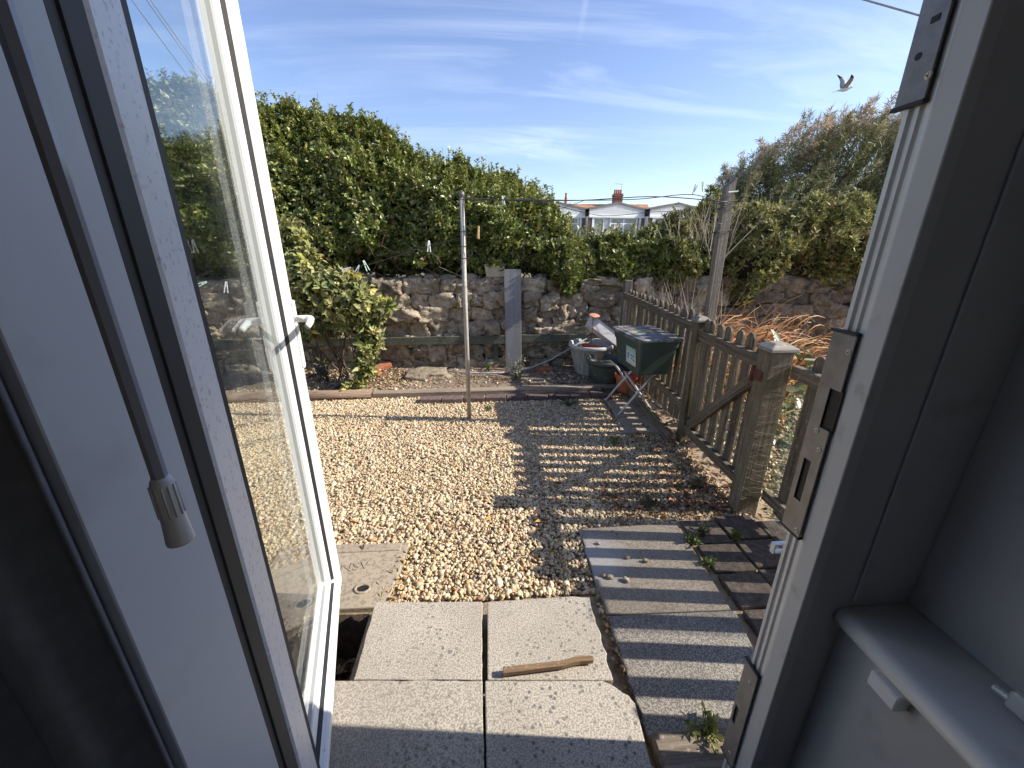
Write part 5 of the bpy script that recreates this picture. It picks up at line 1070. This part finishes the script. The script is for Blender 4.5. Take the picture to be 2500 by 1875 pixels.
op = thing('planter_pot', (1.47, 3.93, .02), 'orange terracotta coloured pot half hidden under the folding stool', 'plant pot'); k_ = MB(); k_.lathe([(0, 0), (.085, 0), (.115, .16), (.128, .165), (.128, .205), (.116, .205), (.108, .16), (0, .15)], n=36); k_.obj('pot', 'terracotta', op, smooth=False)
wt_ = thing('window_box', (1.36, 4.50, .53), 'white plastic trough tilted against the back of the green recycling box', 'trough')
k_ = MB(); L2, w2 = .22, .075; k_.add([(-L2, -w2, -.05), (L2, -w2, -.05), (L2, w2, -.05), (-L2, w2, -.05), (-L2 - .02, -w2 - .012, .07), (L2 + .02, -w2 - .012, .07), (L2 + .02, w2 + .012, .07), (-L2 - .02, w2 + .012, .07)], [(0, 3, 2, 1), (0, 1, 5, 4), (1, 2, 6, 5), (2, 3, 7, 6), (3, 0, 4, 7)])
o = k_.obj('trough', 'white_plastic', wt_, bevel=.004); md = o.modifiers.new('thick', 'SOLIDIFY'); md.thickness = .004; wt_.rotation_euler = (radians(-20), radians(36), radians(-6))
sk2 = thing('garden_stake', (1.195, 4.42, .33), 'thin garden stake topped with a pink scallop disc in the grey pot', 'garden ornament')
MB().tube([(0, 0, 0), (.008, .02, .42)], .003, 6).obj('rod', 'rust', sk2)
k_ = MB(); k_.lathe([(0, .010), (.03, .008), (.055, .003), (.070, -.003), (.068, -.006), (.05, -.002), (0, .005)], n=44, ripple=lambda a: .045 * sin(a * 11)); o = k_.obj('disc', 'shell_pink', sk2, smooth=True); o.location = (.022, .02, .425); o.rotation_euler = (radians(12), radians(4), 0)
cd = MB(); P = [GZ(1075, 905, .10), GZ(1150, 910, .085), GZ(1225, 910, .07), GY(1290, 900, 4.62), GY(1345, 878, 4.64), GY(1400, 846, 4.68), GY(1442, 820, 4.70)]
cd.tube([p_ for p_ in P], .0095, 10); tag(cd.obj('conduit_pipe', 'conduit', smooth=True), 'thin bent grey plastic conduit rising from the bed towards the grey pot', 'pipe')

# ------------------------------------------------------------------ folding stool and recycling box
stl = thing('folding_stool', (1.36, 3.50, 0), 'folding stool with pale tube legs and a dark seat under the recycling box', 'stool')
SZ = .455
MB().box((.0, .0, SZ), (.33, .40, .022)).obj('seat', 'stool_seat', stl, bevel=.008, seg=2)
for yy, nm in ((-.175, 0), (.215, 1)):
    MB().tube([(-.165, yy, .008), (.150, yy - .01, SZ - .012)], .0105, 10).obj('leg', 'stool_leg', stl, smooth=True)
    MB().tube([(.185, yy + .03, .008), (-.140, yy + .02, SZ - .012)], .0105, 10).obj('leg', 'stool_leg', stl, smooth=True)
for (x, y) in ((-.165, -.175), (-.165, .215), (.185, -.145), (.185, .245)): MB().tube([(x * 1.02, y, 0), (x, y, .022)], .0135, 10).obj('foot_cap', 'white_plastic', stl, smooth=True)
for x, z in ((.150, SZ - .016), (-.140, SZ - .016)): MB().tube([(x, -.19, z), (x, .23, z)], .010, 8).obj('crossbar', 'stool_leg', stl, smooth=True)
rbx = thing('recycling_box', (1.375, 3.335, .468), 'dark green plastic recycling box with a black lid standing on the folding stool', 'recycling box', rz=radians(5.0))
k_ = MB()
def ring(x, y, z, r=.035, n=5):
    out_ = []
    for (sx, sy, a0) in ((1, 1, 0), (-1, 1, 90), (-1, -1, 180), (1, -1, 270)):
        for i in range(n): a = radians(a0 + 90 * i / (n - 1)); out_.append((sx * (x - r) + r * cos(a), sy * (y - r) + r * sin(a), z))
    return out_
secs = [ring(.140, .215, 0, .03), ring(.146, .222, .012, .035), ring(.168, .262, .235, .035), ring(.176, .270, .237, .035), ring(.182, .278, .305, .035), ring(.178, .274, .306, .033), ring(.160, .25, .235, .03), ring(.140, .215, .01, .03)]
n = len(secs[0])
for s_ in secs: k_.v += s_
for j in range(len(secs) - 1):
    for i in range(n): k_.f.append((j * n + i, j * n + (i + 1) % n, (j + 1) * n + (i + 1) % n, (j + 1) * n + i))
k_.f.append(tuple(range(n - 1, -1, -1))); k_.f.append(tuple(range((len(secs) - 1) * n, len(secs) * n)))
k_.obj('box', 'bin_green', rbx)
k_ = MB(); secs = [ring(.184, .282, .298, .035), ring(.198, .296, .298, .04), ring(.200, .298, .316, .04), ring(.194, .292, .324, .04), ring(.165, .262, .325, .03), ring(.160, .257, .330, .03)]
for s_ in secs: k_.v += s_
for j in range(len(secs) - 1):
    for i in range(n): k_.f.append((j * n + i, j * n + (i + 1) % n, (j + 1) * n + (i + 1) % n, (j + 1) * n + i))
k_.f.append(tuple(range((len(secs) - 1) * n, len(secs) * n)))
lid = k_.obj('lid', 'lid_black', rbx)
for i in range(5): MB().box((.203, -.2 + .1 * i, .311), (.012, .05, .014)).obj('clip', 'lid_black', lid, bevel=.003)
for i in range(3): MB().box((-.12 + .12 * i, -.300, .311), (.05, .010, .014)).obj('clip', 'lid_black', lid, bevel=.003)
for i, (x, y, a, l) in enumerate(((-.06, -.02, 12, .17), (-.02, .055, -10, .12), (.03, -.03, 80, .10))):
    o = MB().box((0, 0, .3312), (l, .026, .0015)).obj('tape', 'lid_tape', lid); o.location = (x, y, 0); o.rotation_euler = (0, 0, radians(a))
# printed label on the long side that faces left: slope of that wall
sl2 = atan2(.022, .223)
lab = bpy.data.objects.new('label', None); COL.objects.link(lab); lab.parent = rbx; lab.location = (-.1615, -.03, .140); lab.rotation_euler = (pi / 2 - sl2 * 0, 0, -pi / 2)
bpy.data.objects.remove(lab)
def on_side(obj, u, v, off):     # u along the box (towards its far end), v up, off outwards from the left wall
    x = -.1465 - (v - .012) * (.022 / .223) - off; obj.location = (x, -u, v); obj.rotation_euler = Euler((pi / 2 , 0, -pi / 2), 'XYZ')
    obj.rotation_euler.rotate_axis('X', sl2 * 1.0)
def lab_quad(name, w, h, m, u, v, off, parent):
    o = MB().box((0, 0, 0), (w, h, .001)).obj(name, m, parent); on_side(o, u, v, off); return o
LU, LV = .095, .140
lab = lab_quad('label', .185, .150, 'label_cream', LU, LV, .0012, rbx)
def sub(name, w, h, m, x, y, off=.0012, rot=0):
    o = MB().box((0, 0, 0), (w, h, .0006)).obj(name, m, lab); o.location = (x, y, off); o.rotation_euler = (0, 0, rot); return o
sub('header', .180, .040, 'label_teal', 0, .052)
ft = bpy.data.curves.new('lettering', 'FONT'); ft.body = 'Recycling box'; ft.size = .030; ft.extrude = .0004; ft.align_x = 'CENTER'; ft.align_y = 'CENTER'
fo = text_mesh('lettering', ft, 'white_plastic', lab); fo.location = (0, .052, .0022)
for x, y, w, h, r in ((-.045, .01, .05, .022, .3), (.03, .008, .08, .018, 0), (-.05, -.015, .035, .03, -.3), (.02, -.018, .045, .014, .2), (.055, -.028, .04, .012, 0)): sub('print', w, h, 'label_blue', x, y, .0012, r)
for i in range(3): sub('print', .10 - .02 * i, .004, 'stool_leg', -.03, -.046 - .009 * i)

# ------------------------------------------------------------------ white chalets behind the hedge
CZ = 1.10; CY = 26.0
def chalet(cx_, label, door):
    h = thing('holiday_chalet', (cx_, CY, CZ), label, 'chalet', 'row of white gabled chalets behind the hedge', radians(8)); h.scale = (1.10, 1, 1)
    MB().box((0, 2.0, 1.05), (3.30, 3.9, 2.1)).obj('wall', 'house_white', h)
    g = MB(); za, zv = 2.845, 2.50
    g.v = [(-1.66, -.10, 2.10), (1.66, -.10, 2.10), (1.66, -.10, zv), (0, -.10, za), (-1.66, -.10, zv), (-1.66, 4, 2.10), (1.66, 4, 2.10), (1.66, 4, zv), (0, 4, za), (-1.66, 4, zv)]
    g.f = [(0, 1, 2, 3, 4), (5, 9, 8, 7, 6), (0, 5, 6, 1)]; g.obj('gable', 'house_white', h)
    for i in range(7):
        z = 2.14 + i * .095; hw = 1.64 if z < zv - .03 else max(0.06, 1.66 * (za - z - .07) / (za - zv))
        MB().box((0, -.112, z), (2 * hw, .016, .082), Matrix.Rotation(radians(10), 3, 'X')).obj('cladding_board', 'house_white', h)
    for s_ in (-1, 1):
        a = atan2(za - zv, 1.66); r_ = MB(); r_.box((0, 0, 0), (1.74, .05, .11), Matrix.Rotation(s_ * a, 3, 'Y')); o = r_.obj('bargeboard', 'house_barge', h); o.location = (s_ * .83, -.15, (za + zv) / 2 + .005)
        r_ = MB(); r_.box((0, 0, 0), (1.74, 4.3, .05), Matrix.Rotation(s_ * a, 3, 'Y')); o = r_.obj('roof', 'roof_felt', h); o.location = (s_ * .83, 1.98, (za + zv) / 2 + .02)
    MB().box((0, -.13, 2.07), (3.32, .10, .12)).obj('fascia', 'house_white', h)
    for x in (-1.56, 1.56): MB().box((x, -.055, 1.0), (.20, .10, 2.0)).obj('pier', 'house_brick', h)
    for x in (-1.41, 1.41): MB().box((x, -.10, 1.0), (.10, .08, 2.0)).obj('pier', 'house_white', h)
    if door:
        d = MB().box((-1.05, -.02, 1.0), (.55, .06, 1.98)).obj('door', 'window_pane', h); MB().box((-1.05, -.055, 1.98), (.60, .03, .07)).obj('frame', 'house_white', d)
        for x in (-1.34, -.76): MB().box((x, -.055, 1.0), (.06, .03, 1.9)).obj('frame', 'house_white', d)
    xs = (-.35, 1.25) if door else (-1.28, 1.28)
    w = MB().box(((xs[0] + xs[1]) / 2, -.012, 1.45), (xs[1] - xs[0], .03, 1.06)).obj('window', 'window_pane', h)
    for z, hh in ((.92, .08), (1.99, .08), (1.68, .06)): MB().box(((xs[0] + xs[1]) / 2, -.05, z), (xs[1] - xs[0] + .08, .05, hh)).obj('frame', 'house_white', w)
    for t in np.linspace(0, 1, 3 if door else 4): MB().box((xs[0] + (xs[1] - xs[0]) * t, -.052, 1.45), (.08, .045, 1.02)).obj('frame', 'house_white', w)
    MB().box(((xs[0] + xs[1]) / 2 - .3, .001, 1.30), (.55, .006, .72)).obj('curtain', 'house_white', w).location = (0, -.03, 0)
    return h
for cx_, lb, dr_ in ((4.33, 'white gabled chalet at the left of the row, partly behind the hedge', False), (8.06, 'white gabled chalet in the middle of the row below the brick chimney', True), (11.80, 'white gabled chalet at the right of the row, nearest the timber post', False)):
    c = chalet(cx_, lb, dr_)
HY = 44.0; q0, q1 = GY(1398, 495, HY), GY(1612, 496, HY)
hh = thing('tiled_house', ((q0.x + q1.x) / 2, HY, CZ), 'orange tiled house roof rising behind the white chalets', 'house')
hw = (q1.x - q0.x) / 2; zr = q0.z - CZ
MB().box((0, 3, (zr - 1.8) / 2), (2 * hw - .4, 5.6, zr - 1.8)).obj('wall', 'house_white', hh)
k_ = MB(); k_.v = [(-hw, 0, zr - 1.9), (hw, 0, zr - 1.9), (hw * .96, 3, zr), (-hw * .96, 3, zr), (hw, 6, zr - 1.9), (-hw, 6, zr - 1.9)]; k_.f = [(0, 1, 2, 3), (3, 2, 4, 5), (0, 3, 5), (1, 4, 2)]; rf = k_.obj('roof', 'roof_tile', hh)
for i in range(9):
    t = (i + .5) / 9; MB().box((0, 3 * t - .10, zr - 1.9 + 1.9 * t + .03), (2 * hw * (1 - .04 * t), .42, .05), Matrix.Rotation(atan2(1.9, 3), 3, 'X')).obj('tile_course', 'roof_tile', rf)
MB().tube([(-hw * .97, 3, zr + .05), (hw * .97, 3, zr + .05)], .12, 8).obj('ridge', 'roof_tile', rf)
for s_ in np.linspace(-hw, hw, 46): pass
ck = GY(1507, 498, HY + 2.5); ct = GY(1507, 475, HY + 2.5)
lx, ly = ck.x - hh.location.x, 2.6
ch = MB(); zc0, zc1 = zr - 1.0, ct.z - CZ
ch.box((lx, ly, (zc0 + zc1) / 2), (.92, .8, zc1 - zc0)); chm = ch.obj('chimney', 'chimney_brick', hh)
MB().box((lx, ly, zc1 - .13), (1.04, .92, .14)).obj('band', 'chimney_brick', chm, bevel=.01); MB().box((lx, ly, zc1 + .03), (1.0, .88, .06)).obj('band', 'roof_felt', chm)
for i in range(4):
    o = MB(); o.lathe([(.115, 0), (.10, .2), (.09, .36), (.11, .37), (.11, .42), (.08, .42), (.07, .1)], (lx - .34 + .225 * i, ly, zc1 + .06), 12); o.obj('chimney_pot', 'terracotta', chm)
ae = MB(); at_ = GY(1516, 449, HY + 2.5); ah = at_.z - CZ; ae.tube([(lx + .35, ly, zc1), (lx + .38, ly, ah)], .022, 5); ae.tube([(lx + .42, ly, ah - .02), (lx - .35, ly, ah + .03)], .018, 5)
for i in range(5): ae.tube([(lx + .3 - .15 * i, ly - .12, ah), (lx + .3 - .15 * i, ly + .12, ah)], .01, 4)
ae.obj('aerial', 'cable', hh)
q2 = GY(1381, 500, 40); sc_ = thing('small_chimney', (q2.x, 40, q2.z - .6), 'small distant chimney showing between the gables of the left chalet', 'chimney')
MB().box((0, 0, .30), (.9, .7, .75)).obj('stack', 'house_brick', sc_); o = MB(); o.lathe([(.16, 0), (.12, .45), (.16, .5), (.1, .5), (.09, .9), (.12, .92), (.06, .92)], (0, 0, .67), 10); o.obj('chimney_pot', 'terracotta', sc_)

# ------------------------------------------------------------------ overhead cables and the gull
def cable(name, a, b_, sag, r, label):
    c = MB(); a, b_ = Vector(a), Vector(b_); c.tube([a.lerp(b_, t) - Vector((0, 0, sag * 4 * t * (1 - t))) for t in np.linspace(0, 1, 25)], r, 6); return tag(c.obj(name, 'cable', smooth=True), label, 'cable', 'overhead cables')
a_, b_ = GY(2050, -18, 5.0), GY(2330, 62, 4.2); cable('overhead_cable', a_ + (a_ - b_) * 3, b_ + (b_ - a_) * 2, .0, .0085, 'overhead cable crossing the top right corner of the sky')
for px0, px1, py1, nm in ((322, 545, 300, 'leftmost'), (358, 560, 280, 'middle'), (368, 575, 290, 'rightmost')):
    a_, b_ = GY(px0, -5, 9.0), GY(px1, py1, 17.0); cable('overhead_cable', a_ + (a_ - b_) * .6, b_ + (b_ - a_) * .3, .05, .012, f'thin overhead cable seen through the door glass, {nm} of the three')
gl = thing('seagull', GY(2062, 218, 15.0), 'white and grey seagull flying to the right with raised wings', 'seagull')
S_ = .92
secs = [(-.30, 0, .006, .01), (-.22, .005, .035, .018), (-.15, .0, .045, .035), (-.05, -.005, .062, .058), (.06, -.004, .062, .06), (.14, .008, .047, .048), (.19, .022, .036, .038), (.235, .030, .036, .036), (.27, .028, .022, .022), (.285, .025, .008, .009)]
k_ = MB(); n = 12
for (x, z, ry, rz_) in secs:
    for j in range(n): a = 2 * pi * j / n; k_.v.append((x, 1.25 * ry * cos(a), z + 1.25 * rz_ * sin(a)))
for i in range(len(secs) - 1):
    for j in range(n): k_.f.append((i * n + j, i * n + (j + 1) % n, (i + 1) * n + (j + 1) % n, (i + 1) * n + j))
k_.f.append(tuple(range(n - 1, -1, -1))); k_.f.append(tuple(range((len(secs) - 1) * n, len(secs) * n))); k_.obj('body', 'gull_white', gl, smooth=True)
def wing(sg, lift1, lift2):
    st = [(.0, .055 * sg, .02, .17), (.02, .20 * sg, .02 + .15 * lift1, .19), (.05, .34 * sg, .02 + .29 * lift1, .165), (.02, .50 * sg, .02 + .29 * lift1 + .16 * lift2, .12), (-.05, .62 * sg, .02 + .29 * lift1 + .28 * lift2, .06), (-.11, .69 * sg, .02 + .29 * lift1 + .34 * lift2, .012)]
    for nm, m, rng in (('wing', 'gull_grey', range(0, 4)), ('wing_tip', 'gull_black', range(3, 6))):
        k_ = MB(); idx = list(rng)
        for i in idx:
            x, y, z, c = st[i]
            c *= 1.25
            for (dx_, dz_) in ((.30 * c, 0), (.1 * c, .022), (-.70 * c, .004), (.1 * c, -.010)): k_.v.append((x + dx_ + .03, y, z + dz_))
        for a in range(len(idx) - 1):
            for j in range(4): k_.f.append((a * 4 + j, a * 4 + (j + 1) % 4, (a + 1) * 4 + (j + 1) % 4, (a + 1) * 4 + j))
        k_.f.append((0, 1, 2, 3)); k_.obj(nm, m, gl, smooth=True)
wing(1, 1.1, 1.0); wing(-1, .62, .45)
k_ = MB(); k_.add([(-.27, -.02, .0), (-.27, .02, .0), (-.40, .085, -.012), (-.41, 0, -.010), (-.40, -.085, -.012), (-.27, 0, .012)], [(5, 1, 2, 3), (5, 3, 4, 0), (0, 4, 3, 2, 1)]); k_.obj('tail', 'gull_white', gl)
MB().tube([(.28, 0, .024), (.315, 0, .020), (.335, 0, .012)], [.009, .007, .002], 8).obj('beak', 'beak', gl, smooth=True)
gl.rotation_euler = (radians(4), radians(-8), radians(-20)); gl.scale = (.8, .8, .8)
